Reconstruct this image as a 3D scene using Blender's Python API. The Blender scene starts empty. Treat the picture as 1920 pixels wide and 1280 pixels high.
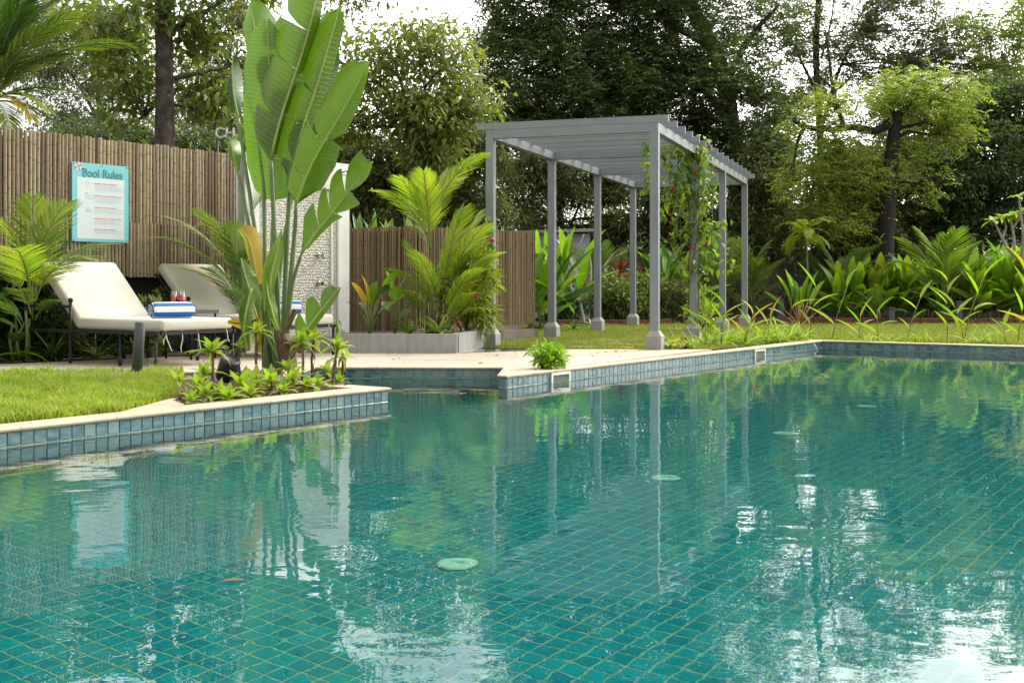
import bpy, bmesh, math, random
import numpy as np
from mathutils import Vector, Matrix, geometry
R = math.radians
C = bpy.context.scene.collection
SC = bpy.context.scene
F, H, HOR = 2200.0, 0.82, 532.0        # focal length in photo pixels, eye height over the deck, horizon row

# ------------------------------------------------------------------ camera
cam = bpy.data.cameras.new('camera'); camo = bpy.data.objects.new('camera', cam); C.objects.link(camo)
camo.location = (0, 0, H); camo.rotation_euler = (R(90), 0, 0)
cam.sensor_width = 36; cam.lens = F / 1920 * 36; cam.shift_y = -(640 - HOR) / 1920
cam.clip_start = .05; cam.clip_end = 900
SC.camera = camo
# ------------------------------------------------------------------ sky, sun, exposure
SUN_EL, SUN_AZ = R(40), R(47)            # azimuth from +Y (ahead) towards +X (right)
w = bpy.data.worlds.new('World'); SC.world = w; w.use_nodes = True
nt = w.node_tree; N = nt.nodes; L = nt.links
bg = N['Background']; bg.inputs['Strength'].default_value = .1
sky = N.new('ShaderNodeTexSky'); sky.sky_type = 'NISHITA'; sky.sun_disc = False
sky.sun_elevation = SUN_EL; sky.sun_rotation = SUN_AZ; sky.air_density = 1.2; sky.dust_density = 2.5
tc = N.new('ShaderNodeTexCoord')
mp = N.new('ShaderNodeMapping'); mp.inputs['Scale'].default_value = (1.6, 1.6, 3.4); mp.inputs['Location'].default_value = (3.1, .4, 0)
nz = N.new('ShaderNodeTexNoise'); nz.inputs['Scale'].default_value = 1.7; nz.inputs['Detail'].default_value = 7; nz.inputs['Roughness'].default_value = .55
cr = N.new('ShaderNodeValToRGB'); cr.color_ramp.elements[0].position = .36; cr.color_ramp.elements[1].position = .52
cr.color_ramp.elements[0].color = (.45, .45, .45, 1); cr.color_ramp.elements[1].color = (1, 1, 1, 1)
nz2 = N.new('ShaderNodeTexNoise'); nz2.inputs['Scale'].default_value = 2.9; nz2.inputs['Detail'].default_value = 6
cr2 = N.new('ShaderNodeValToRGB'); cr2.color_ramp.elements[0].position = .3; cr2.color_ramp.elements[1].position = .72
cr2.color_ramp.elements[0].color = (9.3, 9.3, 9.1, 1); cr2.color_ramp.elements[1].color = (14.6, 14.2, 13.5, 1)
mx = N.new('ShaderNodeMixRGB')
# thin cloud glows round the hidden sun
dt = N.new('ShaderNodeVectorMath'); dt.operation = 'DOT_PRODUCT'; dt.inputs[1].default_value = (math.sin(SUN_AZ) * math.cos(SUN_EL), math.cos(SUN_AZ) * math.cos(SUN_EL), math.sin(SUN_EL))
nrm = N.new('ShaderNodeVectorMath'); nrm.operation = 'NORMALIZE'; L.new(tc.outputs['Generated'], nrm.inputs[0]); L.new(nrm.outputs[0], dt.inputs[0])
mxm = N.new('ShaderNodeMath'); mxm.operation = 'MAXIMUM'; mxm.inputs[1].default_value = 0; L.new(dt.outputs['Value'], mxm.inputs[0])
pw = N.new('ShaderNodeMath'); pw.operation = 'POWER'; pw.inputs[1].default_value = 2.6; L.new(mxm.outputs[0], pw.inputs[0])
gl = N.new('ShaderNodeMath'); gl.operation = 'MULTIPLY_ADD'; gl.inputs[1].default_value = 6.2; gl.inputs[2].default_value = 1; L.new(pw.outputs[0], gl.inputs[0])
glow = N.new('ShaderNodeVectorMath'); glow.operation = 'SCALE'; L.new(cr2.outputs['Color'], glow.inputs[0]); L.new(gl.outputs[0], glow.inputs['Scale'])
L.new(tc.outputs['Generated'], mp.inputs['Vector']); L.new(mp.outputs[0], nz.inputs['Vector']); L.new(mp.outputs[0], nz2.inputs['Vector'])
L.new(nz.outputs['Fac'], cr.inputs['Fac']); L.new(nz2.outputs['Fac'], cr2.inputs['Fac'])
L.new(cr.outputs['Color'], mx.inputs['Fac']); L.new(sky.outputs['Color'], mx.inputs['Color1']); L.new(glow.outputs[0], mx.inputs['Color2'])
L.new(mx.outputs['Color'], bg.inputs['Color'])
sl = bpy.data.lights.new('sun', 'SUN'); sl.energy = 2.6; sl.angle = R(9); sl.color = (1, .92, .79)
so = bpy.data.objects.new('sun', sl); C.objects.link(so)
sd = Vector((math.sin(SUN_AZ) * math.cos(SUN_EL), math.cos(SUN_AZ) * math.cos(SUN_EL), math.sin(SUN_EL)))
so.rotation_euler = sd.to_track_quat('Z', 'Y').to_euler(); so.location = sd * 60
vs = SC.view_settings; vs.view_transform = 'Standard'; vs.look = 'None'; vs.gamma = 1; vs.use_curve_mapping = False
vs.exposure = 0.06
cy = SC.cycles; cy.use_denoising = True; cy.max_bounces = 10; cy.transmission_bounces = 8; cy.diffuse_bounces = 4; cy.glossy_bounces = 4
cy.sample_clamp_indirect = 6; cy.caustics_reflective = False; cy.caustics_refractive = True; cy.blur_glossy = .3

# ------------------------------------------------------------------ helpers
rng = np.random.default_rng(7); random.seed(7)
def U(a, b): return random.uniform(a, b)
def Wp(px, py, Y): return Vector(((px - 960) * Y / F, Y, H - (py - HOR) * Y / F))
def G(px, py, z=0.):
    Y = (H - z) * F / (py - HOR); return Vector(((px - 960) * Y / F, Y, z))
def Gx(px, Y, z=0.): return Vector(((px - 960) * Y / F, Y, z))
def tag(o, label=None, cat=None, group=None, kind=None):
    if label: o['label'] = label
    if cat: o['category'] = cat
    if group: o['group'] = group
    if kind: o['kind'] = kind
    return o
def thing(name, label, cat, loc=(0, 0, 0), group=None, rotz=0):
    o = bpy.data.objects.new(name, None); C.objects.link(o); o.location = loc; o.rotation_euler = (0, 0, rotz)
    o.empty_display_size = .1
    return tag(o, label, cat, group)
def link(name, me, parent=None, mw=None):
    o = bpy.data.objects.new(name, me); C.objects.link(o)
    if parent is not None: o.parent = parent
    if mw is not None: o.matrix_basis = mw
    return o
class MB:
    def __init__(s): s.v = []; s.f = []; s.m = []; s.sm = []; s.var = []; s.uv = []
    def add(s, verts, faces, mat=0, smooth=False, var=0., uvs=None):
        o = len(s.v); s.v += [tuple(p) for p in verts]
        for i, f in enumerate(faces):
            s.f.append([k + o for k in f]); s.m.append(mat); s.sm.append(smooth); s.var.append(var)
            s.uv.append([uvs[k] for k in f] if uvs else [(0, 0)] * len(f))
    def box(s, c, sz, ax=None, mat=0, var=0.):
        c = Vector(c); ax = ax or (Vector((1, 0, 0)), Vector((0, 1, 0)), Vector((0, 0, 1)))
        h = [a * (d / 2) for a, d in zip(ax, sz)]
        vv = [c + h[0] * i + h[1] * j + h[2] * k for k in (-1, 1) for j in (-1, 1) for i in (-1, 1)]
        s.add(vv, [(0, 2, 3, 1), (4, 5, 7, 6), (0, 1, 5, 4), (2, 6, 7, 3), (0, 4, 6, 2), (1, 3, 7, 5)], mat, False, var)
    def tube(s, pts, rad, n=6, mat=0, cap=True, var=0., smooth=True):
        pts = [Vector(p) for p in pts]
        if not hasattr(rad, '__len__'): rad = [rad] * len(pts)
        vv = []; ref = None
        for i, p in enumerate(pts):
            d = (pts[min(i + 1, len(pts) - 1)] - pts[max(i - 1, 0)]).normalized()
            if ref is None: ref = Vector((1, 0, 0)) if abs(d.x) < .8 else Vector((0, 1, 0))
            a = d.cross(ref).normalized(); b = d.cross(a); ref = -d.cross(a).cross(d) if False else ref
            for k in range(n):
                t = 2 * math.pi * k / n; vv.append(p + (a * math.cos(t) + b * math.sin(t)) * rad[i])
        ff = []
        for i in range(len(pts) - 1):
            for k in range(n):
                k2 = (k + 1) % n; ff.append((i * n + k, i * n + k2, (i + 1) * n + k2, (i + 1) * n + k))
        s.add(vv, ff, mat, smooth, var)
        if cap:
            m = len(pts) - 1; o = len(s.v) - len(vv)
            for ring, rev in ((0, True), (m, False)):
                f = [o + ring * n + k for k in range(n)]
                s.f.append(f[::-1] if rev else f); s.m.append(mat); s.sm.append(False); s.var.append(var); s.uv.append([(0, 0)] * n)
    def lathe(s, prof, c=(0, 0, 0), n=16, mat=0, var=0., smooth=True):
        c = Vector(c); vv = []; ff = []
        for r, z in prof:
            for k in range(n):
                t = 2 * math.pi * k / n; vv.append(c + Vector((r * math.cos(t), r * math.sin(t), z)))
        for i in range(len(prof) - 1):
            for k in range(n):
                k2 = (k + 1) % n; ff.append((i * n + k, i * n + k2, (i + 1) * n + k2, (i + 1) * n + k))
        s.add(vv, ff, mat, smooth, var)
        o = len(s.v) - len(vv)
        if prof[0][0] > 1e-5: s.f.append([o + k for k in range(n)][::-1]); s.m.append(mat); s.sm.append(False); s.var.append(var); s.uv.append([(0, 0)] * n)
        e = o + (len(prof) - 1) * n
        if prof[-1][0] > 1e-5: s.f.append([e + k for k in range(n)]); s.m.append(mat); s.sm.append(False); s.var.append(var); s.uv.append([(0, 0)] * n)
    def poly(s, pts, z0, z1=None, mat=0, var=0.):
        """flat polygon at z0, or a prism from z0 up to z1"""
        pts = [Vector((p[0], p[1], 0)) for p in pts]
        ar = sum(pts[i].x * pts[(i + 1) % len(pts)].y - pts[(i + 1) % len(pts)].x * pts[i].y for i in range(len(pts)))
        if ar < 0: pts = pts[::-1]
        n = len(pts); top = z0 if z1 is None else z1
        if z1 is None: s.add([(p.x, p.y, top) for p in pts], [tuple(range(n))], mat, False, var); return
        vv = [(p.x, p.y, z0) for p in pts] + [(p.x, p.y, z1) for p in pts]
        s.add(vv, [tuple(range(n, 2 * n))] + [(i, (i + 1) % n, n + (i + 1) % n, n + i) for i in range(n)], mat, False, var)
    def mesh(s, name, mats):
        me = bpy.data.meshes.new(name); me.from_pydata(s.v, [], s.f); 
        for m in (mats if isinstance(mats, (list, tuple)) else [mats]): me.materials.append(m)
        me.polygons.foreach_set('material_index', s.m); me.polygons.foreach_set('use_smooth', s.sm)
        a = me.attributes.new('var', 'FLOAT', 'FACE'); a.data.foreach_set('value', s.var)
        if any(u != (0, 0) for f in s.uv for u in f):
            uv = me.uv_layers.new(name='UVMap'); uv.data.foreach_set('uv', [c for f in s.uv for u in f for c in u])
        me.update(); return me
    def build(s, name, mats, parent=None, kind=None, origin=None):
        if origin is not None:
            o_ = Vector(origin); s.v = [(p[0] - o_[0], p[1] - o_[1], p[2] - o_[2]) for p in s.v]
        o = link(name, s.mesh(name, mats), parent)
        if origin is not None: o.location = origin
        if kind: o['kind'] = kind
        return o
def rbox(name, size, bev, mats, seg=3, sub=0):
    bm = bmesh.new(); bmesh.ops.create_cube(bm, size=1)
    bmesh.ops.scale(bm, vec=size, verts=bm.verts)
    bmesh.ops.bevel(bm, geom=bm.edges[:], offset=bev, segments=seg, profile=.5, affect='EDGES')
    me = bpy.data.meshes.new(name); bm.to_mesh(me); bm.free()
    me.materials.append(mats); me.polygons.foreach_set('use_smooth', [True] * len(me.polygons)); return me
def clip(poly, conv):
    """part of polygon POLY inside convex CONV (both lists of 2-tuples)"""
    ar = sum(conv[i][0] * conv[(i + 1) % len(conv)][1] - conv[(i + 1) % len(conv)][0] * conv[i][1] for i in range(len(conv)))
    if ar < 0: conv = conv[::-1]
    out = list(poly)
    for i in range(len(conv)):
        a, b = conv[i], conv[(i + 1) % len(conv)]; inp = out; out = []
        if not inp: return []
        sd_ = lambda p: (b[0] - a[0]) * (p[1] - a[1]) - (b[1] - a[1]) * (p[0] - a[0])
        for j in range(len(inp)):
            p, q = inp[j], inp[(j + 1) % len(inp)]; dp, dq = sd_(p), sd_(q)
            if dp >= 0: out.append(p)
            if (dp >= 0) != (dq >= 0):
                t = dp / (dp - dq); out.append((p[0] + (q[0] - p[0]) * t, p[1] + (q[1] - p[1]) * t))
    return out
def area(p): return abs(sum(p[i][0] * p[(i + 1) % len(p)][1] - p[(i + 1) % len(p)][0] * p[i][1] for i in range(len(p)))) / 2
def inside(pts, poly):
    x, y = pts[:, 0], pts[:, 1]; r = np.zeros(len(x), bool); n = len(poly); j = n - 1
    for i in range(n):
        xi, yi, xj, yj = poly[i][0], poly[i][1], poly[j][0], poly[j][1]
        if yi != yj: r ^= ((yi > y) != (yj > y)) & (x < (xj - xi) * (y - yi) / (yj - yi) + xi)
        j = i
    return r

# ------------------------------------------------------------------ materials
def mat(name, col, rough=.6, metal=0., spec=.5, var=None, noise=None, bump=None, trans=0.):
    """Principled; VAR: second colour reached by per-piece variation; NOISE: (scale, colour, amount, stretch); BUMP: (scale, strength)"""
    m = bpy.data.materials.new(name); m.use_nodes = True; t = m.node_tree; n = t.nodes; l = t.links
    p = n['Principled BSDF']; p.inputs['Roughness'].default_value = rough; p.inputs['Metallic'].default_value = metal
    p.inputs['Specular IOR Level'].default_value = spec
    c4 = lambda c: (c[0], c[1], c[2], 1)
    rgb = n.new('ShaderNodeRGB'); rgb.outputs[0].default_value = c4(col); out = rgb.outputs[0]
    tc = n.new('ShaderNodeTexCoord')
    if var is not None:
        at = n.new('ShaderNodeAttribute'); at.attribute_name = 'var'; oi = n.new('ShaderNodeObjectInfo')
        ad = n.new('ShaderNodeMath'); ad.operation = 'ADD'; fr = n.new('ShaderNodeMath'); fr.operation = 'PINGPONG'; fr.inputs[1].default_value = 1
        l.new(at.outputs['Fac'], ad.inputs[0]); l.new(oi.outputs['Random'], ad.inputs[1]); l.new(ad.outputs[0], fr.inputs[0])
        rp = n.new('ShaderNodeValToRGB'); cs = [col] + (list(var) if isinstance(var[0], (tuple, list)) else [var])
        el = rp.color_ramp.elements
        while len(el) < len(cs): el.new(.5)
        for i, c in enumerate(cs): el[i].position = i / (len(cs) - 1); el[i].color = c4(c)
        l.new(fr.outputs[0], rp.inputs['Fac']); out = rp.outputs['Color']
    if noise:
        sc_, c2, amt = noise[:3]; st = noise[3] if len(noise) > 3 else (1, 1, 1)
        mp = n.new('ShaderNodeMapping'); mp.inputs['Scale'].default_value = st
        nz = n.new('ShaderNodeTexNoise'); nz.inputs['Scale'].default_value = sc_; nz.inputs['Detail'].default_value = 6
        rp = n.new('ShaderNodeValToRGB'); rp.color_ramp.elements[0].position = .4; rp.color_ramp.elements[1].position = .68
        rp.color_ramp.elements[0].color = (0, 0, 0, 1); rp.color_ramp.elements[1].color = (amt, amt, amt, 1)
        mx = n.new('ShaderNodeMixRGB'); mx.inputs['Color2'].default_value = c4(c2)
        oi = n.new('ShaderNodeObjectInfo'); va = n.new('ShaderNodeVectorMath'); va.operation = 'ADD'
        cm = n.new('ShaderNodeVectorMath'); cm.operation = 'SCALE'; cm.inputs['Scale'].default_value = 37
        l.new(oi.outputs['Random'], cm.inputs[0]); l.new(tc.outputs['Object'], va.inputs[0]); l.new(cm.outputs[0], va.inputs[1])
        l.new(va.outputs[0], mp.inputs['Vector']); l.new(mp.outputs[0], nz.inputs['Vector'])
        l.new(nz.outputs['Fac'], rp.inputs['Fac']); l.new(rp.outputs['Color'], mx.inputs['Fac']); l.new(out, mx.inputs['Color1']); out = mx.outputs['Color']
    l.new(out, p.inputs['Base Color'])
    if bump:
        nb = n.new('ShaderNodeTexNoise'); nb.inputs['Scale'].default_value = bump[0]; nb.inputs['Detail'].default_value = 5
        bp = n.new('ShaderNodeBump'); bp.inputs['Strength'].default_value = bump[1]; bp.inputs['Distance'].default_value = .02
        l.new(tc.outputs['Object'], nb.inputs['Vector']); l.new(nb.outputs['Fac'], bp.inputs['Height']); l.new(bp.outputs['Normal'], p.inputs['Normal'])
    if trans:
        tr = n.new('ShaderNodeBsdfTranslucent'); ms = n.new('ShaderNodeMixShader'); ms.inputs['Fac'].default_value = trans
        mu = n.new('ShaderNodeMixRGB'); mu.blend_type = 'MULTIPLY'; mu.inputs['Fac'].default_value = 1; mu.inputs['Color2'].default_value = (1.35, 1.6, .55, 1)
        l.new(out, mu.inputs['Color1']); l.new(mu.outputs['Color'], tr.inputs['Color'])
        l.new(p.outputs[0], ms.inputs[1]); l.new(tr.outputs[0], ms.inputs[2]); l.new(ms.outputs[0], n['Material Output'].inputs['Surface'])
    m['out'] = 1
    return m
def leafmat(name, col, var, trans=.35, rough=.45, noise=None): return mat(name, col, rough, 0, .4, var, noise, None, trans)
M = {}
M['soil'] = mat('soil', (.05, .035, .022), .95, noise=(6, (.1, .07, .045), .8), bump=(30, .8))
M['lawn'] = mat('lawn_ground', (.09, .11, .02), .95, noise=(5, (.14, .13, .04), .8), bump=(60, .8))
M['stone'] = mat('pale_limestone', (.43, .355, .26), .7, var=(.36, .295, .21), noise=(5, (.27, .22, .155), .7), bump=(90, .08))
M['deckstone'] = mat('beige_paving', (.43, .36, .27), .62, var=((.36, .295, .215), (.46, .39, .30)), noise=(5, (.38, .33, .27), .5), bump=(70, .08))
M['joint'] = mat('paving_joint', (.2, .17, .13), .9)
M['grout'] = mat('pool_grout', (.56, .59, .44), .85, noise=(30, (.3, .36, .27), .6))
M['floorgrout'] = mat('pool_floor_grout', (.08, .23, .17), .95, 0, .03, noise=(9, (.12, .17, .10), .6))
M['tile'] = mat('blue_pool_tile', (.018, .085, .11), .18, 0, .5, ((.06, .165, .19), (.17, .26, .26), (.025, .11, .14), (.11, .21, .225)), (14, (.21, .30, .30), .7, (.6, .6, 2.5)), (25, .06))
M['floortile'] = mat('teal_floor_tile', (.0004, .132, .14), .5, 0, .03, ((.0004, .158, .16), (.0004, .104, .125), (.0004, .143, .147)), (2.2, (.001, .105, .13), .5))
M['wallgrey'] = mat('grey_plaster', (.25, .26, .25), .8, noise=(3, (.17, .18, .17), .7, (1, 1, .3)), bump=(40, .1))
M['concrete'] = mat('stained_concrete', (.2, .16, .13), .9, noise=(2.5, (.07, .055, .045), .95, (1, 1, .35)), bump=(14, .4))
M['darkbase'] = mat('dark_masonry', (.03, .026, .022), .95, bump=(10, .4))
M['steel'] = mat('grey_painted_steel', (.215, .235, .25), .38, 0, .5, noise=(3, (.175, .19, .20), .6), bump=(120, .015))
M['pedestal'] = mat('grey_pedestal_stone', (.30, .30, .29), .7, noise=(14, (.2, .2, .19), .6, (1, 1, .25)), bump=(60, .15))
M['bamboo'] = mat('aged_bamboo', (.31, .24, .135), .5, 0, .35, ((.47, .375, .22), (.12, .085, .05), (.40, .335, .22), (.22, .16, .09), (.44, .35, .2)), (5, (.10, .07, .04), .6, (1.5, 1.5, 1.5)))
M['bamboo2'] = mat('brown_bamboo', (.26, .185, .09), .5, 0, .35, ((.38, .28, .145), (.12, .08, .04), (.31, .23, .12)), (7, (.07, .04, .02), .75, (1.5, 1.5, .5)))
M['cushion'] = mat('cream_canvas', (.47, .455, .39), .85, noise=(2.5, (.41, .39, .325), .6), bump=(7, .3))
M['iron'] = mat('black_iron', (.010, .010, .010), .55, 0, .3)
M['white'] = mat('white_plaster', (.72, .72, .68), .7, noise=(2, (.58, .58, .54), .6), bump=(60, .05))
M['pebble'] = mat('grey_pebble', (.62, .59, .53), .6, var=((.74, .71, .65), (.48, .45, .4), (.68, .64, .57)))
M['pebblebed'] = mat('pebble_mortar', (.42, .40, .36), .9)
M['chrome'] = mat('chrome', (.55, .56, .57), .15, 1)
M['towelb'] = mat('towel_blue', (.012, .12, .40), .95, bump=(260, .5)); M['towelw'] = mat('towel_white', (.78, .79, .82), .95, bump=(260, .5))
M['bark'] = mat('grey_brown_bark', (.045, .032, .025), .95, noise=(9, (.15, .13, .11), .55, (1, 1, .7)), bump=(16, .8))
M['darkbark'] = mat('dark_bark', (.02, .015, .012), .95, noise=(6, (.045, .038, .032), .5, (1, 1, .3)), bump=(12, .9))
M['palebark'] = mat('pale_bark', (.27, .25, .2), .85, noise=(8, (.15, .14, .1), .6), bump=(20, .3))
M['stem'] = mat('green_stem', (.14, .19, .05), .55, noise=(6, (.2, .17, .07), .6))
M['drystem'] = mat('dry_stem', (.12, .075, .04), .9, noise=(20, (.2, .14, .08), .6), bump=(50, .5))
M['brick'] = mat('red_laterite', (.2, .06, .035), .9, var=(.14, .045, .03), noise=(8, (.07, .03, .02), .7), bump=(30, .5))
M['charcoal'] = mat('charcoal_metal', (.06, .063, .068), .5, bump=(80, .05))
M['black'] = mat('black_plastic', (.008, .008, .009), .55)
M['plastic'] = mat('cream_plastic', (.66, .66, .55), .45); M['inlet'] = mat('aged_inlet_plastic', (.18, .40, .32), .6, 0, .1); M['hollow'] = mat('dark_hollow', (.09, .11, .07), .7)
# ------------------------------------------------------------------ pool outline (metres, deck level z = 0)
WATER, FLOOR, TP, COP = -.115, -1.08, .0826, .025
PA = R(35.3); Ud = Vector((math.sin(PA), math.cos(PA), 0)); Vd = Vector((math.cos(PA), -math.sin(PA), 0))
uA = Vector((.588, .809, 0))
pB = G(727, 726); pA = pB - uA * 10.75
pC = pB - Vd * 1.25; pE0 = G(588, 687.2); pE = G(948, 687.6)
pD0 = G(936, 702.5); pD1 = pD0 + Vd * .085; pF = G(1540, 638); pG = pF + (G(1920, 648.6) - pF).normalized() * 9.5
near = .7
pool = [pA, pB, pC, pE0, pE, pD0, pD1, pF, pG, Vector((15, 9, 0)), Vector((15, near, 0)), Vector((pA.x, near - .1, 0))]
pool2 = [(p.x, p.y) for p in pool]
n_ = len(pool); names_ = ['AB', 'BC', 'CE', 'back', 'ED', 'DD', 'DF', 'FG']
ar_ = sum(pool2[i][0] * pool2[(i + 1) % n_][1] - pool2[(i + 1) % n_][0] * pool2[i][1] for i in range(n_))
SGN = 1 if ar_ < 0 else -1      # outward = left of travel when clockwise
def outward(i):
    d = (pool[(i + 1) % n_] - pool[i]).normalized(); return Vector((-d.y, d.x, 0)) * SGN
def offset(dist):
    """pool outline moved outward by DIST with mitred corners"""
    res = []
    for i in range(n_):
        n1, n2 = outward(i - 1), outward(i); k = max(.25, 1 + n1.dot(n2)); res.append(pool[i] + (n1 + n2) * (dist / k))
    if dist > .06: res[5] = res[6] = pool[5] + Vector((.15, .25, 0)) * (dist / .2)
    return res
# ground sheet with the pool cut out
def sheet(name, outer, holes, z, m):
    loops = [[Vector((p[0], p[1], z)) for p in outer]] + [[Vector((p[0], p[1], z)) for p in h] for h in holes]
    tri = geometry.tessellate_polygon(loops); vv = [v for l_ in loops for v in l_]
    me = bpy.data.meshes.new(name); ff = []
    for t in tri:
        a, b, c = (vv[k] for k in t); ff.append(t if (b - a).cross(c - a).z > 0 else t[::-1])
    me.from_pydata(vv, [], ff); me.materials.append(m); o = link(name, me); o['kind'] = 'structure'; return o
sheet('ground', [(-260, -60), (260, -60), (260, 420), (-260, 420)], [[(p.x, p.y) for p in offset(.05)]], -.045, M['soil'])
# pool shell
mb = MB()
for i in range(n_):
    a, b = pool[i], pool[(i + 1) % n_]; o = outward(i) * .004
    mb.add([a + o + Vector((0, 0, FLOOR - .03)), b + o + Vector((0, 0, FLOOR - .03)), b + o + Vector((0, 0, -COP)), a + o + Vector((0, 0, -COP))], [(0, 1, 2, 3)])
pool_wall = mb.build('pool_wall', M['grout'], kind='structure')
loop = [Vector((p.x, p.y, FLOOR - .006)) for p in offset(.003)]
me = bpy.data.meshes.new('pool_floor'); me.from_pydata(loop, [], geometry.tessellate_polygon([loop])); me.materials.append(M['floorgrout'])
pool_floor = link('pool_floor', me); pool_floor['kind'] = 'structure'
def tilebox(mb, o, ax, ay, az, w, h, t, ch, var=0.):
    """chamfered tile: base at O, lying in AX/AY, standing proud along AZ"""
    vv = []
    for k, (ww, hh, zz) in enumerate(((w, h, 0), (w, h, t - ch), (w - 2 * ch, h - 2 * ch, t))):
        for i, j in ((-1, -1), (1, -1), (1, 1), (-1, 1)): vv.append(o + ax * (i * ww / 2) + ay * (j * hh / 2) + az * zz)
    ff = [(8, 9, 10, 11)]
    for r in (0, 4): ff += [(r + k, r + (k + 1) % 4, r + 4 + (k + 1) % 4, r + 4 + k) for k in range(4)]
    mb.add(vv, ff, 0, False, var)
m1 = MB(); tilebox(m1, Vector(), Vector((1, 0, 0)), Vector((0, 0, 1)), Vector((0, -1, 0)), TP - .008, TP - .008, .006, .0015)
wall_tile_me = m1.mesh('tile', M['tile'])
rest = MB(); count = 0; zup = Vector((0, 0, 1))
for i in range(8):
    a, b = pool[i], pool[i + 1]; d = (b - a); ln = d.length; d.normalize(); nin = -outward(i)
    m_ = max(1, round(ln / TP)); pit = ln / m_; rows = int((abs(FLOOR) - COP) / TP)
    for k in range(m_):
        c = a + d * (pit * (k + .5)); px = 960 + F * c.x / c.y if c.y > .3 else -9999
        for r in range(rows):
            p = c + Vector((0, 0, -COP - TP * (r + .5)))
            if r == 0 and i in (0, 3, 5, 6, 7) and -20 < px < 1945:
                ang = math.atan2(d.y, d.x)
                if nin.dot(Vector((math.sin(ang), -math.cos(ang), 0))) < 0: ang += math.pi
                o = link('tile', wall_tile_me, pool_wall, Matrix.Translation(p) @ Matrix.Rotation(ang + U(-.004, .004), 4, 'Z') @ Matrix.Rotation(U(-.01, .01), 4, 'X') @ Matrix.Diagonal((pit / TP, 1, 1, 1))); count += 1
            elif r > 0 or i in (1, 2, 4) or px > 1900 or px < 0:
                if i in (1, 2, 4): ax = d
                tilebox(rest, p, d, zup, nin, pit - .008, TP - .008, .006, .0015, random.random())
rest.build('tile_courses', M['tile'], pool_wall, kind='stuff')
# floor tiles: the nearest 300 one by one, the rest one mesh
org = pB + Ud * .02
fl = []
quad = lambda c: [(c - Ud * s1 * TP / 2 + Vd * s2 * TP / 2) for s1, s2 in ((-1, -1), (1, -1), (1, 1), (-1, 1))]
inner = [(p.x, p.y) for p in offset(-.03)]
gi = np.array([(i, j) for i in range(-160, 130) for j in range(-90, 190)])
pc = np.stack([org.x + gi[:, 0] * TP * Ud.x + gi[:, 1] * TP * Vd.x, org.y + gi[:, 0] * TP * Ud.y + gi[:, 1] * TP * Vd.y], 1)
vis = (pc[:, 1] > 2.9) & (np.abs(pc[:, 0]) < pc[:, 1] * .47 + .5) & inside(pc, inner)
pc = pc[vis]; pc = pc[np.argsort(pc[:, 1])]
m1 = MB(); tilebox(m1, Vector(), Vector((1, 0, 0)), Vector((0, 1, 0)), Vector((0, 0, 1)), TP - .0095, TP - .0095, .0022, .001)
ftm = m1.mesh('tile', M['floortile'])
rf = MB(); ang = math.atan2(Ud.y, Ud.x); done = 0
for x, y in pc:
    p = Vector((x, y, FLOOR - .0055))
    if done < 300 and y > 3.6 and abs(x) < y * .44: link('tile', ftm, pool_floor, Matrix.Translation(p) @ Matrix.Rotation(ang, 4, 'Z')); done += 1
    else: tilebox(rf, p, Ud, Vector((-Ud.y, Ud.x, 0)), zup, TP - .0095, TP - .0095, .0022, .001, random.random())
rf.build('tile_field', M['floortile'], pool_floor, kind='stuff')
# returns let into the floor
dm = MB(); dm.lathe([(.088, 0), (.088, .008), (.07, .014), (.03, .016), (.028, .01), (0, .01)], n=20)
dme = dm.mesh('inlet_cover', M['inlet'])
def refr(px, py, z=FLOOR):
    t = (py - HOR) / F; yw = (H - WATER) / t; s = math.hypot(1, 0) ; inc = math.atan2(1, t); th = math.asin(math.sin(inc) / 1.333)
    y = yw + (WATER - z) * math.tan(th); return Vector(((px - 960) / F * y, y, z))
for px, py, lab in ((857, 1057, 'round pale inlet cover on the pool floor, the one nearest the camera'), (1247, 896, 'round pale inlet cover on the pool floor between two reflected pergola posts'),
                    (1472, 813, 'round pale inlet cover on the pool floor below the long border plants'), (1625, 762, 'faint far inlet cover on the pool floor near the far right wall')):
    o = link('inlet_cover', dme); o.location = refr(px, py); tag(o, lab, 'pool inlet', 'inlet covers on the pool floor')
# water surface
lp = [Vector((p.x, p.y, WATER)) for p in offset(-.0005)]
me = bpy.data.meshes.new('water'); tri = geometry.tessellate_polygon([lp]); ff = []
for t in tri:
    a, b, c = (lp[k] for k in t); ff.append(t if (b - a).cross(c - a).z > 0 else t[::-1])
me.from_pydata(lp, [], ff)
wm = bpy.data.materials.new('pool_water'); wm.use_nodes = True; t = wm.node_tree; n = t.nodes; l = t.links
p = n['Principled BSDF']; p.inputs['Transmission Weight'].default_value = 1; p.inputs['IOR'].default_value = 1.333; p.inputs['Roughness'].default_value = 0
p.inputs['Base Color'].default_value = (.93, 1, .99, 1)
tc = n.new('ShaderNodeTexCoord')
def wave(sc_, st, rot, det, dist):
    mp = n.new('ShaderNodeMapping'); mp.inputs['Scale'].default_value = st; mp.inputs['Rotation'].default_value = (0, 0, rot)
    nz = n.new('ShaderNodeTexNoise'); nz.inputs['Scale'].default_value = sc_; nz.inputs['Detail'].default_value = det; nz.inputs['Distortion'].default_value = dist
    l.new(tc.outputs['Object'], mp.inputs['Vector']); l.new(mp.outputs[0], nz.inputs['Vector']); return nz.outputs['Fac']
h1 = wave(2.2, (1, 1.5, 1), .4, 2, .3); h2 = wave(9, (1, 1.35, 1), -.5, 2, .8); h3 = wave(.5, (1, 1, 1), 0, 1, 0)
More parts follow.
